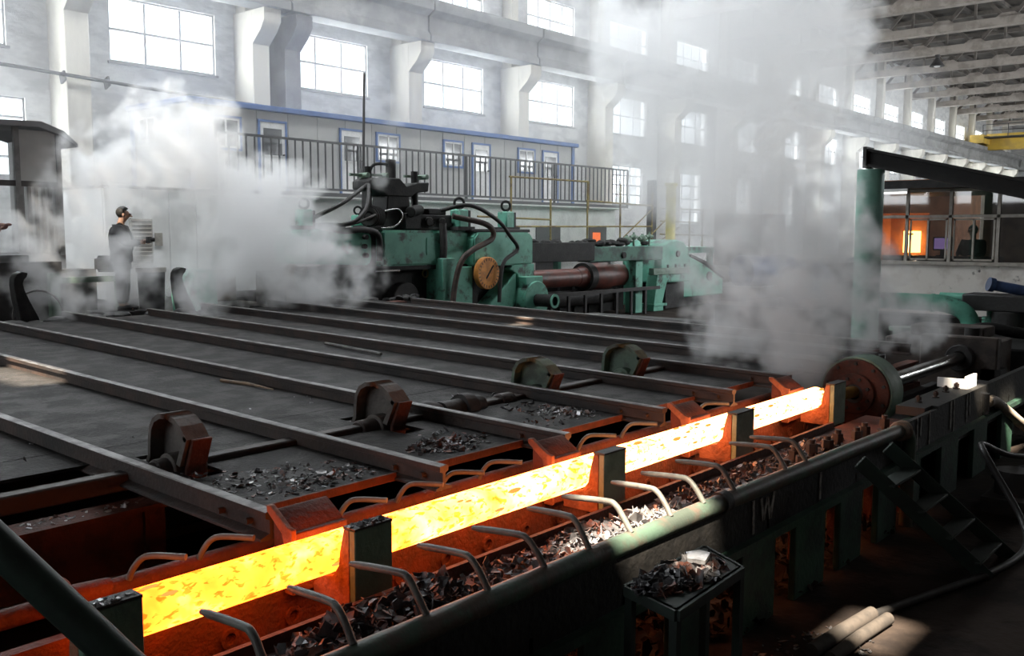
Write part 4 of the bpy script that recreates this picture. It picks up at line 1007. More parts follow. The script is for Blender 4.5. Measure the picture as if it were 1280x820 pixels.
for q in range(8): mb.beam((19.6 + .8 * q, 16.1, 0), (19.6 + .8 * q, 16.1, .75), .1, .06)
mb.box(19.3, 26, 16.05, 16.15, .75, .85)
tag(mb.build('spindle_support', DARK), 'dark upright supports under the spindle', 'support')
# greenish clutter on top of the gear case
t = thing('valve_cluster', 'small cluster of green valves on the cover beam right end', 'valves', (25.4, 16.5, 2.21))
for x, z, r in ((-.7, .12, .12), (-.3, .2, .1), (.2, .15, .13), (.6, .22, .09)):
    mb = MB(); mb.sphere((x, 0, z), r, 10, 8); mb.cyl((x - .2, 0, z), (x + .2, 0, z), r * .5, n=10); mb.cyl((x, 0, -.08), (x, 0, z + .15), r * .35, n=8); mb.build('valve', POSTGREEN, t)

# ------------------------------------------------------------------ yellow railed platforms behind the mill
def rails(name, label, runs, posts, m, r=.028):
    t = thing(name, label, 'railing')
    for a, b in runs: mb = MB(); mb.cyl(a, b, r, n=8); mb.build('rail', m, t)
    for a, b in posts: mb = MB(); mb.cyl(a, b, r * 1.15, n=8); mb.build('post', m, t)
    return t
y = 18.5
rails('platform_railing', 'rusty yellow pipe railing behind the spindle', [((21.4, y, 4.2), (25.4, y, 4.22)), ((25.4, y, 4.22), (25.4, y, 3.3)), ((21.5, y, 2.72), (29.3, y, 2.78)), ((25.3, y, 3.60), (29.3, y, 3.52)), ((20.0, y, 3.0), (23.4, y, 2.95))],
      [((21.48, y, 3.0), (21.48, y, 4.2)), ((23.39, y, 2.1), (23.39, y, 3.6)), ((25.35, y, 2.1), (25.35, y, 4.22)), ((27.28, y, 2.1), (27.28, y, 4.22)), ((29.32, y, 1.9), (29.32, y, 4.0))], YELLOW)
rails('stair_railing', 'thin dark railing of the green platform beside the yellow column', [((29.9, y, 3.45), (34.0, y, 3.45)), ((29.9, y, 2.98), (34.0, y, 2.95)), ((29.9, y, 2.5), (34.0, y, 2.45)), ((27.5, y, 2.4), (29.4, y, 3.45)), ((28.8, y, 2.2), (30.9, y, 3.4)), ((29.2, y, 2.0), (31.2, y, 2.75))],
      [((x, y, 2.0), (x, y, 3.47)) for x in (30.8, 32.0, 33.0, 34.0)], YELLOW, .022)
mb = MB(); mb.box(30.6, 34.2, 18.4, 20.5, 1.78, 2.02); mb.box(19.8, 29.6, 18.45, 19.8, 1.9, 2.0)
for x in (20.2, 24, 28, 31, 34): mb.box(x - .08, x + .08, 18.6, 18.8, 0, 1.9)
tag(mb.build('green_platform', GREEN), 'green edged steel platform behind the gear case', 'platform')
mb = MB(); mb.cyl((29.95, 18.1, 0), (29.95, 18.1, 4.3), .18, n=20); mb.cyl((29.95, 18.1, 0), (29.95, 18.1, .1), .3, n=20); mb.cyl((29.95, 18.1, 4.25), (29.95, 18.1, 4.35), .23, n=20)
tag(mb.build('yellow_pipe_post', YELLOWPIPE), 'bright yellow pipe post standing in the haze behind the gear case', 'post')
mb = MB(); mb.box(31.62, 31.86, 19.9, 20.2, 2.02, 4.6); tag(mb.build('dark_post', DARK), 'short dark post between the two lower windows', 'post')
cabn = thing('blue_machine', 'dark and blue machine half hidden in the steam right of the gear case', 'machine')
mb = MB(); mb.box(33.4, 35.5, 16.2, 18.2, 1.3, 3.3); mb.build('dark_cabinet', DARK, cabn, bevel=.03)
mb = MB(); mb.cyl((32.6, 16.6, 1.1), (35.2, 16.0, 1.1), .62, n=26); mb.build('blue_drum', MOTORBLUE, cabn, bevel=.03)
mb = MB(); mb.box(32.2, 36, 15.6, 18.5, 0, .55); mb.build('base', BLACK, cabn)
b2 = thing('blue_motor', 'blue motor body seen through the steam above the ram', 'motor', (20.0, 8.6, 0))
mb = MB(); mb.cyl((-.6, 0, 1.45), (.6, 0, 1.45), .42, n=24); mb.build('casing', MOTORBLUE, b2, bevel=.03)
mb = MB(); mb.box(-.5, .5, -.4, .4, .9, 1.1); mb.build('foot', BLACK, b2)
mb = MB(); mb.box(15.5, 17.8, 8.2, 14.5, 0, .55); mb.box(16.2, 16.7, 9.0, 12, .55, .8); mb.cyl((15.8, 9, .7), (15.8, 14, .7), .14, n=14)
tag(mb.build('machine_bed', JET, bevel=.04), 'black machine bed behind the steam to the right of the rack', 'bed')

# ------------------------------------------------------------------ things in the steam at the left
t = thing('dark_drum', 'dark upright drum beside the stop horn behind the rack', 'drum', (8.62, 16.0, 1.0))
mb = MB(); mb.tube([(0, 0, .05), (0, 0, .85)], [.21, .24], 24); mb.build('body', BLACK, t)
mb = MB(); mb.ring((0, 0, .80), (0, 0, .88), .26, .20, 24); mb.build('rim', FRAMEGREY, t)
t = thing('green_casing', 'green casing with a brown motor box behind the rack, in steam', 'casing', (9.35, 16.2, 1.0))
mb = MB(); mb.prism([(-.05, 0), (.55, 0), (.55, .82), (.1, .82), (-.08, .35)], 'xz', -.3, .3); mb.build('shell', GREEN, t, bevel=.02)
mb = MB(); mb.box(.45, 1.0, -.25, .3, .2, .8); mb.build('box', BROWNBOX, t, bevel=.02)
t = thing('wire_hoop', 'large thin hoop standing in the steam at the far left', 'hoop', (6.62, 16.0, 1.0))
mb = MB(); mb.torus((0, 0, .15), (0, 1, 0), .40, .016, 40, 6); mb.build('hoop', RAILTOP, t)
t = thing('green_guide_rail', 'steam-paled green guide post and rail beside the standing man', 'rail', (7.0, 16.3, 1.0))
mb = MB(); mb.box(-.06, .1, -.06, .06, 0, .82); mb.build('post', POSTGREEN, t)
mb = MB(); mb.box(.1, 1.2, -.05, .05, .64, .74); mb.box(1.1, 1.2, -.05, .05, 0, .64); mb.build('rail', POSTGREEN, t)  # sage tone on post and rail imitates the steam in front
mb = MB(); mb.box(4.8, 7.3, 16.6, 17.6, 1.0, 2.0); mb.box(7.3, 8.0, 16.8, 17.4, 1.0, 1.85)
mb.box(5.0, 6.8, 16.7, 17.2, 2.0, 2.12); mb.cyl((7.5, 16.7, 1.5), (7.5, 17.5, 1.5), .3, n=18)
tag(mb.build('dark_machine', DARK, bevel=.0), 'low dark machine in front of the control booth', 'machine')
mb = MB(); mb.box(11.7, 12.5, 16.3, 17.3, 1.0, 1.7); mb.cyl((11.9, 16.2, 1.35), (12.3, 16.2, 1.35), .3, n=16)
tag(mb.build('steaming_guide_box', DARK), 'dark guide box in the steam at the left foot of the mill', 'machine')

# ------------------------------------------------------------------ right side: gantry, pulpit, pipes, dark machinery
gt = thing('gantry', 'green post carrying a long black beam in front of the pulpit', 'gantry', (16.5, 6.0, 0))
mb = MB(); mb.cyl((0, 0, .4), (0, 0, 3.62), .225, n=24); mb.build('post', GANTRYGREEN, gt)
g0, g1 = Vector((-.05, .02, -.02)), Vector((.62, -3.9, -1.0))
mb = MB()
for dz_, w_, h_ in ((.13, .30, .045), (-.13, .30, .045), (0, .035, .24)): mb.beam(g0 + Vector((0, 0, dz_)), g1 + Vector((0, 0, dz_)), w_, h_)
bmz = mb.build('beam', JET, gt); bmz.location.z = 3.84
mb = MB(); mb.box(-.22, .14, .01, .07, 3.64, 4.0); mb.build('end_plate', JET, gt)
mb = MB(); mb.cyl((.62, -3.85, 0), (.62, -3.85, 2.75), .12, n=16); mb.build('far_post', JET, gt)
mb = MB(); mb.box(-.3, .3, -.3, .3, 0, .4); mb.build('foot', DARK, gt)
mb = MB(); mb.cyl((15.4, 5.0, 0), (15.4, 5.0, 1.0), .14, n=16); mb.cyl((15.4, 5, .98), (15.4, 5, 1.04), .2, n=16)
tag(mb.build('green_stub_post', POSTGREEN), 'short green post standing behind the ram rod', 'post')
pu = thing('pulpit', 'glazed operator pulpit on a stained white wall with an imitated orange reflection inside', 'pulpit')
PX = 20.0
mb = MB(); mb.box(PX, PX + .15, 1.0, 7.05, .9, 1.92); mb.build('base_wall', DIRTYWHITE, pu)
mb = MB(); mb.box(PX + .15, 23.5, 6.9, 7.05, .9, 1.92); mb.build('side_wall', DIRTYWHITE, pu)
mb = MB(); mb.box(PX - .5, 23.9, .6, 7.35, 3.42, 3.58); mb.build('roof', BLACK, pu)
mb = MB(); mb.box(PX + .1, 23.5, 1.0, 7.0, .9, .96); mb.build('floor_plate', DARK, pu)
mb = MB(); mb.box(PX - .06, PX + .2, .9, 7.1, 1.90, 1.97); mb.build('sill', FRAMEGREY, pu)
ys = [7.05, 6.50, 5.66, 4.78, 3.9, 3.0, 2.1, 1.0]
for y in ys:
    mb = MB(); mb.box(PX, PX + .07, y - .03, y + .03, 1.97, 3.42); mb.build('mullion', FRAMEGREY, pu)
mb = MB(); mb.box(PX, PX + .07, 1.0, 7.05, 2.84, 2.90); mb.build('transom', FRAMEGREY, pu)
mb = MB(); mb.box(PX, PX + .07, 1.0, 7.05, 3.36, 3.42); mb.build('head_rail', FRAMEGREY, pu)
for i, (b, a) in enumerate(zip(ys[:-1], ys[1:])):
    p = MB(); p.box(PX + .03, PX + .035, a + .03, b - .03, 2.90, 3.36); p.build('pane', PULPITPANE, pu)
    if i in (1, 2):
        m_ = (a + b) / 2
        for q, (c, d) in enumerate(((a + .05, m_ + .02), (m_ - .02, b - .05))):
            p = MB(); xo = PX + .01 + .03 * q; t_ = .035
            p.box(xo, xo + .03, c, c + t_, 1.99, 2.83); p.box(xo, xo + .03, d - t_, d, 1.99, 2.83); p.box(xo, xo + .03, c, d, 1.99, 1.99 + t_); p.box(xo, xo + .03, c, d, 2.83 - t_, 2.83)
            sh = p.build('sash', FRAMEGREY, pu)
            p = MB(); p.box(xo + .012, xo + .017, c + t_, d - t_, 1.99 + t_, 2.83 - t_); p.build('pane', PULPITPANE, sh)
    else:
        p = MB(); p.box(PX + .03, PX + .035, a + .03, b - .03, 1.97, 2.84); p.build('pane', PULPITPANE, pu)
mb = MB(); mb.box(23.4, 23.5, 1.0, 5.9, .96, 3.42); mb.build('back_wall', BROWNBOX, pu)
tb = thing('ceiling_tube_lamp', 'white fluorescent tube lamp under the pulpit roof edge', 'lamp', (19.5, 6.7, 3.36))
mb = MB(); mb.box(-.03, .03, -.36, .36, .0, .06); mb.build('fitting', FRAMEWHITE, tb)
mb = MB(); mb.cyl((0, -.34, -.02), (0, .34, -.02), .02, n=10); mb.build('tube', TUBE, tb)
ds = thing('control_desk', 'dark control desk inside the pulpit below the windows', 'desk', (20.4, 0, .96))
mb = MB(); mb.box(0, .7, 4.9, 6.4, 1.0, 1.10); mb.box(.1, .6, 4.9, 6.4, 0, 1.0); mb.build('desk_body', DARK, ds)
mn = thing('computer_monitor', 'computer monitor with a purple screen on the pulpit desk', 'monitor', (20.75, 6.0, 2.06))
mb = MB(); mb.box(0, .04, -.19, .19, .12, .40); mb.build('casing', BLACK, mn, bevel=.006)
mb = MB(); mb.box(-.004, 0, -.165, .165, .15, .375); mb.build('screen', SCREEN, mn)
mb = MB(); mb.box(0, .05, -.04, .04, 0, .14); mb.box(-.08, .1, -.1, .1, 0, .02); mb.build('stand', BLACK, mn)
fu = thing('furnace_reflection', 'solid orange glow built in place of a reflection in the pulpit glass', 'furnace_reflection', (25.0, 8.2, .9))  # solid stand-in for a hot opening mirrored in the pulpit glass
FB = mat('reflected_brick', (.42, .20, .11), (.30, .14, .08), scale=4, rough=.9)
mb = MB(); mb.box(.9, 2.4, -1.2, 1.0, 0, 3.0); mb.box(.0, .9, -1.2, -.62, 0, 3.0); mb.box(.0, .9, .62, 1.0, 0, 3.0); mb.box(.0, .9, -.62, .62, 0, .95); mb.box(.0, .9, -.62, .62, 2.15, 3.0); mb.build('brick_shell', FB, fu)
mb = MB(); mb.box(-.9, .0, .62, .72, 0, 2.3); mb.box(-.9, 0, -.72, -.62, 0, .95); mb.build('cheek_wall', FB, fu)  # added cheeks that catch the glow and widen the orange area
mb = MB(); mb.box(.55, .85, -.18, .17, 1.14, 1.70); mb.build('hot_block', REFLECTGLOW, fu)
mb = MB(); mb.box(.5, .56, -.08, .12, 1.60, 1.64); mb.build('door_bar', BLACK, fu)
mb = MB(); mb.box(-.3, .5, -.4, .4, .95, 1.08); mb.build('sill', BLACK, fu)
# pipes and machinery at the right, dark
gp = thing('green_water_pipe', 'fat green water pipe with elbow in front of the pulpit wall', 'pipe')
mb = MB(); mb.tube(spline([(17.0, 6.4, 1.34), (17.0, 5.2, 1.34), (17.0, 4.85, 1.33), (17.02, 4.55, 1.22), (17.05, 4.42, 1.0), (17.05, 4.42, .55)], 6), .145, 18); mb.build('bend', GREEN, gp)
mb = MB(); mb.ring((17.0, 5.0, 1.335), (17.0, 5.05, 1.335), .16, .13, 20); mb.cyl((17.05, 4.42, .86), (17.05, 4.42, .92), .24, n=22); mb.cyl((17.05, 4.42, .72), (17.05, 4.42, .78), .2, n=22); mb.build('flange', GREEN, gp)
gp = thing('small_green_pipe', 'thin green pipe with elbow and flange right of the fat pipe', 'pipe')
mb = MB(); mb.tube(spline([(18.0, 5.2, 1.38), (18.0, 4.55, 1.38), (18.0, 4.40, 1.34), (18.0, 4.33, 1.2), (18.0, 4.33, .95)], 6), .085, 16); mb.build('bend', GREEN, gp)
mb = MB(); mb.cyl((18.0, 4.33, 1.02), (18.0, 4.33, 1.07), .15, n=18); mb.cyl((18.0, 4.33, .95), (18.0, 4.33, 1.0), .15, n=18); mb.build('flange', GREEN, gp)
t = thing('hydraulic_unit', 'blue grey hydraulic cylinder on a dark unit right of the green pipes', 'hydraulic unit', (17.6, 3.9, .9))
mb = MB(); mb.cyl((.1, .35, .74), (.35, -.35, .60), .09, n=16); mb.cyl((.05, .42, .76), (.1, .35, .74), .12, n=16); mb.build('cylinder', MOTORBLUE, t)
mb = MB(); mb.box(-.1, .6, -.9, .8, .3, .58); mb.cyl((.1, .1, .0), (.1, .1, .3), .25, n=18); mb.build('body', DARK, t, bevel=.02)
mb = MB(); mb.box(14.95, 17.9, 3.0, 4.1, 0, .86); mb.box(15.2, 16.6, 2.6, 3.0, 0, .75); mb.box(16.5, 17.6, 1.8, 3.0, 0, .95)
for x, y, z in ((15.6, 3.1, .86), (16.4, 3.3, .86), (17.2, 2.4, .95)): mb.cyl((x, y, z), (x, y, z + .25), .12, n=14)
tag(mb.build('dark_pump_unit', BLACK, bevel=.03), 'black pump unit in deep shade at the right edge behind the ram', 'pump')
for i, (pts, r, lab) in enumerate((([(15.8, 4.3, .95), (16.0, 3.9, 1.05), (16.2, 3.5, .98), (16.6, 3.0, .95), (17.0, 2.4, 1.0)], .09, 'black thick pipe snaking over the pump unit'), ([(15.3, 3.0, .9), (15.6, 2.75, 1.05), (15.9, 2.6, .8), (15.9, 2.55, .1)], .07, 'black hose bending down in front of the pump unit'), ([(16.2, 3.1, .9), (16.4, 2.7, 1.12), (16.6, 2.4, .8), (16.6, 1.7, .3)], .06, 'black hose hanging at the right end of the pump unit'))):
    hose(lab, pts, r, BLACK, 'pump_hose')
mb = MB(); mb.box(17.2, 17.34, 3.05, 3.19, 1.05, 2.0); mb.box(17.2, 17.34, 3.05, 3.19, 0, 1.05); tag(mb.build('green_post', GREEN), 'slim green post at the right edge of the picture', 'post')
t = thing('white_plate', 'white steel plate catching the sun at the bench end', 'plate', (10.42, 2.7, .90))
mb = MB(); mb.box(0, .34, 0, .03, 0, .13); mb.box(0, .03, .03, .3, 0, .10); mb.build('plate', WHITE, t)
mb = MB(); mb.tube(spline([(10.85, 2.6, .72), (11.1, 2.6, .70), (11.6, 2.58, .52), (12.1, 2.56, .33), (12.9, 2.54, .05)], 5), .06, 12)
tag(mb.build('sunlit_pipe', mat('pale_dusty_pipe', (.40, .34, .28), (.30, .25, .2), scale=5, rough=.7)), 'sloping pipe with sunlit patches beyond the bench end', 'pipe')
mb = MB(); mb.cyl((10.8, 2.62, .6), (10.8, 2.62, .82), .05, n=12); tag(mb.build('pipe_stub', CHROME), 'short pale pipe stub beside the white plate', 'pipe fitting')

# ------------------------------------------------------------------ floor at the lower right
ld = thing('step_ladder', 'dark steel steps leaning from the floor to the bench edge', 'ladder')
A0, A1, B0, B1 = Vector((6.72, 2.44, .86)), Vector((7.30, 1.68, .0)), Vector((7.30, 2.44, .87)), Vector((7.92, 1.68, .0))
for a, b in ((A0, A1), (B0, B1)):
    mb = MB(); mb.beam(a, b, .03, .11); mb.build('stringer', STEPGREEN, ld, bevel=.004)
for t in (.2, .42, .64, .86):
    a, b = A0.lerp(A1, t), B0.lerp(B1, t)
    mb = MB(); mb.beam(a, b, .13, .02); mb.build('tread', STEPGREEN, ld, bevel=.003)
tbm = thing('scale_table', 'small steel table heaped with scale standing against the bench', 'table')
mb = MB(); mb.prism([(3.56, 2.08), (4.26, 2.12), (4.42, 2.42), (3.66, 2.42)], 'xy', .80, .825); mb.build('top', STEPGREEN, tbm)
mb = MB()
for (a, b), (c, d) in (((3.56, 2.08), (4.26, 2.12)), ((4.26, 2.12), (4.42, 2.42)), ((3.66, 2.42), (3.56, 2.08)), ((4.42, 2.42), (3.66, 2.42))): mb.beam((a, b, .80), (c, d, .80), .03, .05)
mb.build('edge_angle', STEPGREEN, tbm)
for x, y in ((3.58, 2.1), (4.25, 2.13), (4.40, 2.40), (3.67, 2.40)):
    mb = MB(); mb.box(x - .02, x + .02, y - .02, y + .02, 0, .79); mb.build('leg', STEPGREEN, tbm)
flakes('scale_heap', 'dark scale heaped on the small steel table', [(3.95, 2.27, .825, .32, .14, 3), (3.75, 2.3, .825, .15, .1, 1)], 420, .02, .055, FLAKE, 31, .07, lift=.6)
mb = MB(); mb.prism([(4.02, 2.20), (4.12, 2.22), (4.16, 2.30), (4.10, 2.34), (4.0, 2.29)], 'xy', .88, .90)
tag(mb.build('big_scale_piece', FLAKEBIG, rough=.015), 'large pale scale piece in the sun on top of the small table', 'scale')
flakes('floor_crumbs', 'crumbs of scale on the floor between table and sunlit pipes', [(4.8, 2.1, .005, 1.0, .35, 1)], 240, .012, .035, FLAKE, 32)
for pts, r, lab in (([(5.2, 2.13, .05), (5.6, 2.10, .05), (6.0, 2.06, .05)], .045, 'dusty floor pipe nearer the bench crossing the sun patch'), ([(5.2, 2.01, .04), (5.6, 1.99, .045), (6.0, 1.955, .045)], .04, 'dusty floor pipe beside it ending in the sun patch')):
    mb = MB(); mb.tube(pts, r, 14); tag(mb.build('floor_pipe', mat('dusty_floor_pipe', (.06, .05, .042), (.035, .03, .026), scale=6, rough=.8)), lab, 'pipe')
hose('black hose looping up and trailing across the dark floor at lower right', [(6.02, 2.05, .04), (6.6, 1.9, .03), (7.4, 1.68, .03), (8.1, 1.62, .03), (8.6, 1.75, .12), (8.75, 2.0, .45), (8.8, 2.12, .62), (9.1, 2.2, .62), (9.6, 2.1, .45), (10.4, 1.9, .3)], .028, RUBBER, 'floor_hose')
mb = MB(); mb.cyl((9.4, 2.0, 0), (9.4, 2.0, .36), .16, n=16); mb.box(9.1, 9.8, 1.8, 2.2, 0, .14); mb.torus((9.6, 2.0, .3), (0, .3, 1), .22, .025)
tag(mb.build('floor_valve', DARK), 'dark valve body with coiled hose on the floor right of the steps', 'valve')
# the walkway handrail close to the camera
hr = thing('handrail', 'dark green pipe handrail slanting down close at the lower left corner', 'handrail')
mb = MB(); mb.tube(spline([(.40, 1.95, 2.30), (.52, 1.79, 2.11), (.61, 1.67, 1.968), (.67, 1.59, 1.873), (.73, 1.51, 1.778), (.85, 1.35, 1.58), (.95, 1.2, 1.3), (.97, 1.18, .0)], 6), .031, 14); mb.build('top_rail', RAILGREEN, hr)
mb = MB(); mb.tube(spline([(.40, 1.86, 1.86), (.56, 1.66, 1.74), (.64, 1.50, 1.62), (.74, 1.34, 1.4)], 6), .024, 12); mb.build('middle_rail', RAILGREEN, hr)
mb = MB(); mb.cyl((.40, 1.95, 2.30), (.40, 1.95, 0), .028, n=12); mb.build('post', BENCHGREEN, hr)

# ------------------------------------------------------------------ crane, hanging lamps
cr = thing('overhead_crane', 'yellow overhead travelling crane far down the hall', 'crane', (92.0, 0, 0))
mb = MB(); mb.box(-.5, .5, Y_R + .5, 23.2, 10.0, 11.4); mb.build('girder', CRANE, cr)
mb = MB(); mb.box(-2.6, 1.6, 22.9, 24.0, 10.46, 11.2); mb.build('end_carriage', CRANE, cr)
mb = MB(); mb.box(-2.4, -1.2, 15, 23, 10.9, 11.0)
mb.build('walkway', DARK, cr)
for z in (11.5, 12.0):
    mb = MB(); mb.box(-2.4, -2.34, 15, 23, z, z + .06); mb.build('walkway_rail', DARK, cr)
for y in range(15, 24, 2):
    mb = MB(); mb.box(-2.4, -2.34, y, y + .06, 11, 12.05); mb.build('walkway_post', DARK, cr)
def bay_lamp(x, y, z, label):
    t = thing('high_bay_lamp', label, 'lamp', (x, y, z))
    mb = MB(); mb.tube([(0, 0, .0), (0, 0, .35), (0, 0, .5)], [.42, .18, .10], 20); mb.build('shade', DARK, t)
    mb = MB(); mb.cyl((0, 0, .5), (0, 0, 1.0), .14, n=14); mb.build('ballast', DARK, t)
    mb = MB(); mb.sphere((0, 0, .05), .20, 12, 8, (1, 1, .6)); mb.build('bulb', FRAMEWHITE, t)
    mb = MB(); mb.cyl((0, 0, 1.0), (0, 0, 13.1 - z), .03, n=6); mb.build('hanger', DARK, t)
bay_lamp(46.8, 17.7, 12.25, 'dark bell lamp hanging from the nearest visible roof truss')
bay_lamp(58.7, 17.75, 12.3, 'smaller dark bell lamp hanging from a farther roof truss')

# ------------------------------------------------------------------ people
def skinned(name, chains, m, parent, sub=1):
    """chains of (x, y, z, radius); first point of the first chain is the root; equal points join"""
    vid, vs, rs, es = {}, [], [], []
    for ch in chains:
        last = None
        for x, y, z, r in ch:
            k = (round(x, 4), round(y, 4), round(z, 4))
            if k not in vid: vid[k] = len(vs); vs.append((x, y, z)); rs.append(r)
            if last is not None and last != vid[k]: es.append((last, vid[k]))
            last = vid[k]
    me = bpy.data.meshes.new(name); me.from_pydata(vs, es, [])
    o = bpy.data.objects.new(name, me); COL.objects.link(o)
    md = o.modifiers.new('skin', 'SKIN'); md.use_smooth_shade = True
    for i, d in enumerate(me.skin_vertices[0].data):
        rr_ = rs[i]
        d.radius = rr_ if isinstance(rr_, tuple) else (rr_, rr_); d.use_root = (i == 0)
    sb = o.modifiers.new('smooth', 'SUBSURF'); sb.levels = sub; sb.render_levels = sub
    dg = bpy.context.evaluated_depsgraph_get()
    nm = bpy.data.meshes.new_from_object(o.evaluated_get(dg))
    nm.name = name
    o.modifiers.clear(); o.data = nm
    nm.materials.clear(); nm.materials.append(m)
    nm.polygons.foreach_set('use_smooth', [True] * len(nm.polygons))
    o.parent = parent
    return o
def fingers(w, d, up, side):
    """five finger chains from wrist w, direction d; up = palm normal, side = thumb side"""
    w, d, up, side = Vector(w), Vector(d).normalized(), Vector(up).normalized(), Vector(side).normalized()
    palm = w + d * .08
    out = []
    for i, (o_, l) in enumerate(((.030, .075), (.010, .085), (-.010, .080), (-.030, .062))):
        k = palm + side * o_
        m1 = k + d * l * .5 - up * .012; m2 = k + d * l * .85 - up * .035
        out.append([(*w, .028), (*palm, .034), (*k, .012), (*m1, .010), (*m2, .008)])
    t0 = w + d * .03 + side * .035; t1 = w + d * .075 + side * .055 - up * .015
    out.append([(*w, .028), (*t0, .013), (*t1, .010)])
    return out
def person(label, loc, rz_, elbowL, wristL, elbowR, wristR, head_fw=.05, jacket=CLOTHDARK, cap=True):
    """faces +x locally, z up, standing 1.74 m"""
    t = thing('person', label, 'person', loc, rz_)
    hx = head_fw
    neck, skull = (0, 0, 1.46, .055), (hx, 0, 1.62, (.085, .098))
    body = [[(0, 0, .95, .10), (0, 0, 1.12, .10), (.0, 0, 1.32, .12), (0, 0, 1.41, .085), neck, (hx * .6, 0, 1.54, .070), skull, (hx, 0, 1.70, .075)],
            [(hx, 0, 1.62, (.085, .098)), (hx + .05, 0, 1.555, .048)]]
    for s, e, w in ((1, elbowL, wristL), (-1, elbowR, wristR)):
        sh = (0, .19 * s, 1.38, .058)
        body.append([(0, 0, 1.32, .12), sh, (*e, .043), (*w, .028)])
        d = Vector(w) - Vector(e)
        up = Vector((0, 0, 1)); side = Vector((0, -s, 0))
        body += fingers(w, d, up, side)
        body.append([(0, 0, .95, .10), (0, .095 * s, .88, .075), (.015, .105 * s, .50, .06), (-.01, .11 * s, .09, .042), (.12, .12 * s, .04, .036), (.19, .125 * s, .03, .028)])
    skinned('body', body, SKIN, t)
    jk = [[(0, 0, .76, (.20, .235)), (0, 0, .90, (.185, .22)), (0, 0, 1.15, (.17, .205)), (0, 0, 1.32, .175), (0, 0, 1.42, .10), (.0, 0, 1.46, .075)]]
    tr_ = [[(0, 0, .96, .145), (0, 0, .90, .14)]]
    for s, e, w in ((1, elbowL, wristL), (-1, elbowR, wristR)):
        ww = Vector(e).lerp(Vector(w), .93)
        jk.append([(0, 0, 1.32, .175), (0, .205 * s, 1.385, .085), (*e, .072), (*ww, .055)])
        tr_.append([(0, 0, .90, .14), (0, .10 * s, .82, .115), (.015, .105 * s, .50, .09), (-.01, .11 * s, .10, .078)])
        mb = MB(); mb.sphere((.07, .115 * s, .045), .06, 12, 8, (2.3, .9, .85)); mb.box(-.055, .19, .07 * s if s > 0 else -.16, .16 if s > 0 else -.07, 0, .025); mb.build('shoe', BLACK, t)
    skinned('jacket', jk, jacket, t)
    skinned('trousers', tr_, TROUSER, t)
    mb = MB(); mb.sphere((hx - .028, 0, 1.655), .105, 16, 10, (1.0, .92, 1.0)); h = mb.build('hair', HAIR, t)
    for v in h.data.vertices:
        if v.co.x > hx + .035 and v.co.z < 1.70: v.co.x = hx + .01
    if cap:
        mb = MB(); mb.sphere((hx, 0, 1.70), .108, 16, 8, (1.05, .95, .62)); mb.prism([(hx + .05, -.08), (hx + .19, -.06), (hx + .21, 0), (hx + .19, .06), (hx + .05, .08)], 'xy', 1.672, 1.684); mb.build('cap', CLOTHDARK, t)
    for s in (1, -1):
        mb = MB(); mb.sphere((hx + .082, .034 * s, 1.625), .012, 8, 6); mb.build('eye', EYE, t)
        mb = MB(); mb.sphere((hx - .0, .097 * s, 1.61), .03, 8, 6, (.6, .35, 1)); mb.build('ear', SKIN, t)
    mb = MB(); mb.prism([(hx + .07, 1.635), (hx + .118, 1.59), (hx + .108, 1.578), (hx + .07, 1.58)], 'xz', -.013, .013); mb.build('nose', SKIN, t, bevel=.004)
    mb = MB(); mb.box(hx + .078, hx + .096, -.026, .026, 1.548, 1.558); mb.build('mouth', PINKCLOTH, t)
    return t
# the man in the steam, a bag hanging at his side, hands together in front of his chest
pm = person('man in dark clothes with a shoulder bag standing in the steam beyond the rack', (8.03, 15.9, 1.15), math.radians(-40), (.10, .26, 1.13), (.30, .10, 1.17), (.12, -.27, 1.13), (.31, -.07, 1.15), .07, cap=False)
mb = MB(); mb.box(7.55, 8.5, 15.55, 16.3, 1.0, 1.15); tag(mb.build('step_plate', DARK, bevel=.01), 'low dark step that the man in the steam stands on', 'step')
mb = MB(); mb.tube(spline([(.02, -.10, 1.47), (-.14, -.02, 1.36), (-.20, .16, 1.1), (-.20, .30, .88)], 5) , .02, 8); mb.tube(spline([(.02, -.10, 1.47), (.15, .0, 1.3), (.12, .2, 1.05), (.0, .32, .88)], 5), .02, 8)
mb.build('bag_strap', BLACK, pm)
mb = MB(); mb.box(-.46, .06, .16, .42, .64, .92); mb.build('shoulder_bag', CLOTHDARK, pm, bevel=.05, seg=3)
mb = MB(); mb.box(.38, .44, -.06, .10, 1.14, 1.25); mb.cyl((.44, .02, 1.195), (.50, .02, 1.195), .035, n=14); mb.build('camera_in_hands', BLACK, pm, bevel=.008)
pm.scale = (1.12, 1.12, 1.03)
# the man cut by the left edge of the picture
person('man at the left picture edge with raised reddish gloved hand and dark cap', (5.78, 16.35, 1.0), math.radians(-20), (.22, .26, 1.33), (.40, .16, 1.56), (.20, -.24, 1.3), (.38, -.10, 1.52), .06)
mb = MB(); mb.sphere((6.25, 16.33, 2.60), .07, 12, 8, (1.4, .8, .8)); mb.sphere((6.34, 16.3, 2.63), .035, 8, 6, (1.6, .8, .7))
g_ = mb.build('work_glove', PINKCLOTH, None); tag(g_, 'reddish work glove held up at the left picture edge', 'glove')
# operator in the pulpit
person('pulpit operator in dark clothes standing behind the glass', (21.3, 5.55, .96), math.radians(170), (.10, .25, 1.12), (.30, .12, 1.10), (.10, -.25, 1.12), (.30, -.12, 1.10), .05, cap=False)

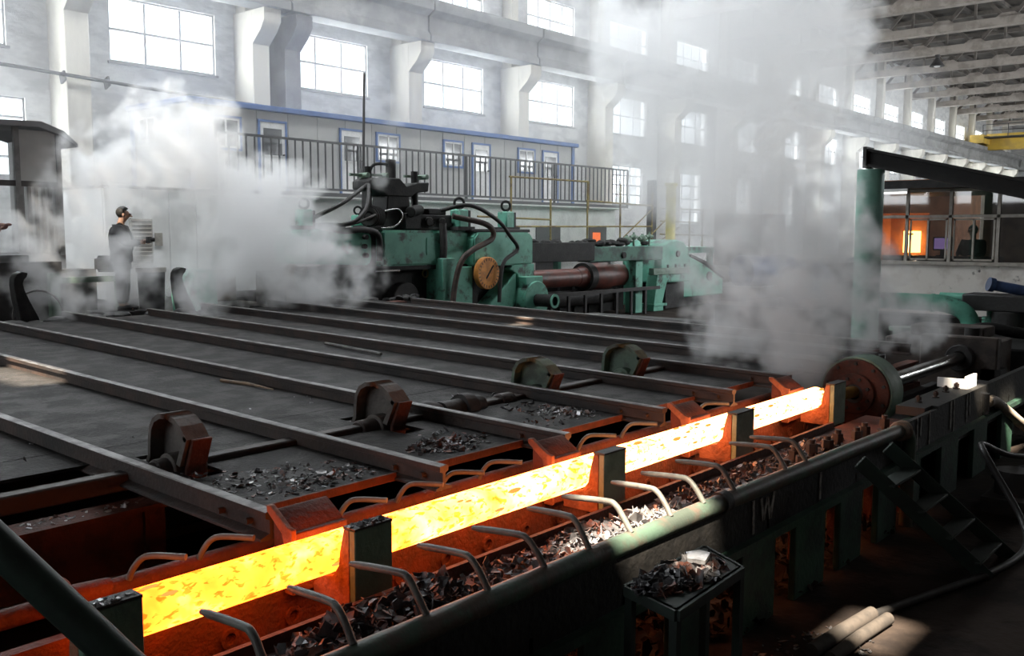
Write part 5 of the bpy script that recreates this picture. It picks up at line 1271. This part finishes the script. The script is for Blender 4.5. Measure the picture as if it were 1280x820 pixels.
# ------------------------------------------------------------------ steam
def steam(name, label, blobs, lo, hi, res, dens, nscale, namp, color=(.985, .985, .99), aniso=.4, seed=0.0, soft=.5):
    m = bpy.data.materials.new(name + '_vapour'); m.use_nodes = True
    nt = m.node_tree; nt.nodes.clear()
    o = nt.nodes.new('ShaderNodeOutputMaterial'); v = nt.nodes.new('ShaderNodeVolumePrincipled')
    v.inputs['Color'].default_value = (*color, 1); v.inputs['Density'].default_value = dens; v.inputs['Anisotropy'].default_value = aniso
    nt.links.new(v.outputs[0], o.inputs['Volume'])
    g = bpy.data.node_groups.new(name + '_field', 'GeometryNodeTree')
    g.interface.new_socket('Geometry', in_out='OUTPUT', socket_type='NodeSocketGeometry')
    N, L = g.nodes.new, g.links.new
    pos = N('GeometryNodeInputPosition')
    def math_(op, a, b=None, c=None, clamp=False):
        n = N('ShaderNodeMath'); n.operation = op; n.use_clamp = clamp
        for i, x in enumerate((a, b, c)):
            if x is None: continue
            if isinstance(x, (int, float)): n.inputs[i].default_value = x
            else: L(x, n.inputs[i])
        return n.outputs[0]
    acc = None
    for bx_, by_, bz_, br_, bw in blobs:
        d = N('ShaderNodeVectorMath'); d.operation = 'DISTANCE'; d.inputs[1].default_value = (bx_, by_, bz_); L(pos.outputs[0], d.inputs[0])
        q = math_('MULTIPLY_ADD', d.outputs['Value'], -1.0 / br_, 1.0, True)
        q = math_('MULTIPLY', q, bw)
        acc = q if acc is None else math_('ADD', acc, q)
    acc = math_('MINIMUM', acc, 1.2)
    nz = N('ShaderNodeTexNoise'); nz.inputs['Scale'].default_value = nscale; nz.inputs['Detail'].default_value = 5; nz.inputs['Roughness'].default_value = .58
    ad = N('ShaderNodeVectorMath'); ad.operation = 'ADD'; ad.inputs[1].default_value = (seed, seed * 2, -seed); L(pos.outputs[0], ad.inputs[0]); L(ad.outputs[0], nz.inputs['Vector'])
    nn = math_('MULTIPLY_ADD', nz.outputs[0], 2 * namp, -namp * 1.06)
    f = math_('ADD', acc, nn)
    gate = math_('MULTIPLY', acc, 6.0, None, True)
    f = math_('MULTIPLY', f, gate)
    mr = N('ShaderNodeMapRange'); mr.interpolation_type = 'SMOOTHSTEP'; mr.inputs['From Min'].default_value = .10; mr.inputs['From Max'].default_value = .10 + soft
    L(f, mr.inputs[0])
    vc = N('GeometryNodeVolumeCube'); sm = N('GeometryNodeSetMaterial'); go = N('NodeGroupOutput')
    sm.inputs['Material'].default_value = m
    L(mr.outputs[0], vc.inputs['Density'])
    vc.inputs['Min'].default_value = lo; vc.inputs['Max'].default_value = hi
    for ax, a, b in zip('XYZ', lo, hi): vc.inputs['Resolution ' + ax].default_value = max(8, int((b - a) / res))
    L(vc.outputs[0], sm.inputs[0]); L(sm.outputs[0], go.inputs[0])
    me = bpy.data.meshes.new(name); me.materials.append(m)
    ob_ = bpy.data.objects.new(name, me); COL.objects.link(ob_)
    ob_.modifiers.new('vapour', 'NODES').node_group = g
    return tag(ob_, label, 'steam', kind='stuff')
steam('steam_cloud', 'white steam billowing around the standing man and the left end of the mill', [(7.12, 14.15, 1.96, 0.87, 0.42), (6.80, 16.63, 1.70, 0.95, 0.60), (6.62, 14.49, 1.41, 0.62, 0.50), (6.68, 16.88, 2.37, 0.82, 0.45), (7.80, 17.21, 2.95, 0.87, 0.50), (8.22, 13.72, 1.49, 0.65, 0.45), (9.35, 16.40, 4.37, 1.12, 1.00), (9.53, 15.78, 3.77, 1.03, 1.00), (8.96, 16.75, 3.70, 1.19, 0.55), (8.37, 17.42, 3.63, 1.12, 0.60), (9.81, 15.19, 3.03, 1.17, 0.90), (10.18, 14.74, 2.89, 1.10, 0.90), (10.59, 14.32, 3.33, 0.66, 0.90), (9.81, 14.73, 2.09, 1.23, 0.90), (10.37, 14.07, 1.95, 1.01, 0.90), (10.68, 13.77, 2.38, 0.72, 0.60), (10.69, 13.34, 1.67, 0.79, 0.70), (8.23, 16.93, 2.37, 1.03, 0.35), (8.07, 16.37, 1.52, 1.00, 0.60), (7.32, 17.23, 1.44, 0.86, 0.60), (8.92, 15.68, 1.51, 1.01, 0.45), (8.13, 18.52, 3.89, 0.92, 0.40), (11.30, 12.96, 1.81, 0.58, 0.35), (9.94, 15.87, 4.46, 0.75, 0.60)], (4.2, 11.5, 0.95), (15.5, 18.6, 5.6), 0.06, 2.0, 2.1, 2.9, seed=3.0)
steam('steam_cloud', 'grey steam rising from the hot bar in front of the pulpit', [(9.61, 4.17, 1.06, 0.36, 0.80), (9.85, 4.05, 1.10, 0.30, 0.70), (9.57, 4.38, 1.10, 0.30, 0.50), (9.84, 4.23, 1.13, 0.53, 0.80), (10.02, 4.84, 1.52, 0.69, 0.80), (9.90, 5.29, 1.55, 0.56, 0.75), (10.33, 4.51, 1.66, 0.78, 0.90), (10.41, 5.26, 2.15, 0.67, 0.80), (11.07, 5.01, 2.53, 0.79, 0.90), (11.39, 4.58, 2.14, 0.79, 0.90), (11.28, 4.31, 1.57, 0.68, 0.80), (12.11, 4.34, 1.98, 0.61, 0.60), (12.54, 4.05, 1.40, 0.57, 0.80), (12.98, 3.84, 1.33, 0.42, 0.60), (11.51, 5.51, 3.10, 0.78, 0.80), (12.07, 4.99, 2.95, 0.73, 0.70), (9.69, 5.17, 1.15, 0.41, 0.50), (9.92, 4.31, 1.34, 0.44, 0.80)], (9.28, 3.42, 0.6), (13.4, 6.29, 3.88), 0.045, 2.3, 3.0, 2.7, seed=8.0)
steam('steam_cloud', 'huge white steam plume under the roof in front of the windows', [(19.66, 13.29, 7.04, 1.37, 1.00), (20.25, 12.51, 6.46, 1.67, 1.00), (21.19, 11.51, 7.04, 1.86, 1.00), (22.08, 10.47, 7.05, 1.86, 1.00), (23.01, 9.45, 7.44, 1.57, 1.00), (19.46, 13.64, 7.82, 1.18, 0.80), (20.61, 12.30, 7.82, 1.37, 1.00), (21.77, 10.98, 8.02, 1.57, 1.00), (22.81, 9.80, 8.22, 1.57, 1.00), (20.14, 10.89, 5.17, 1.78, 1.00), (21.01, 9.91, 5.36, 1.69, 1.00), (22.41, 9.16, 6.00, 1.15, 0.80), (18.89, 10.57, 3.62, 1.52, 0.90), (19.26, 9.42, 3.95, 1.57, 1.00), (19.11, 11.98, 4.42, 1.50, 0.70), (19.24, 12.75, 5.41, 1.34, 0.60), (20.46, 8.86, 4.34, 1.07, 0.70), (18.11, 10.49, 2.20, 1.22, 0.70), (18.47, 9.36, 2.55, 1.19, 0.80), (17.93, 11.64, 3.26, 1.07, 0.45), (23.36, 8.98, 7.05, 0.78, 0.50)], (16.86, 7.79, 0.98), (24.58, 14.82, 9.79), 0.08, 1.0, .9, 2.0, seed=5.0)
steam('steam_cloud', 'thin wisp of steam rising in front of the long cabin', [(13.07, 14.51, 5.27, 0.29, 0.50), (13.06, 14.44, 4.71, 0.36, 0.55), (13.00, 14.42, 4.14, 0.39, 0.55), (12.87, 14.48, 3.58, 0.32, 0.40)], (12.55, 14.03, 3.26), (13.42, 14.81, 5.56), .05, 1.2, 2.2, 1.6, seed=1.0)
# faint haze that hangs in the hall beyond the rack
mb = MB(); mb.box(3.0, 64.0, 18.3, 24.95, 1.02, 12.9)
hz = bpy.data.materials.new('hall_haze'); hz.use_nodes = True; hz.node_tree.nodes.clear()
_o = hz.node_tree.nodes.new('ShaderNodeOutputMaterial'); _v = hz.node_tree.nodes.new('ShaderNodeVolumeScatter')
_v.inputs['Color'].default_value = (.95, .96, 1.0, 1); _v.inputs['Density'].default_value = .030; _v.inputs['Anisotropy'].default_value = .3
hz.node_tree.links.new(_v.outputs[0], _o.inputs['Volume'])
tag(mb.build('hall_haze', hz), 'thin bluish haze hanging in front of the window wall', 'haze', kind='stuff')
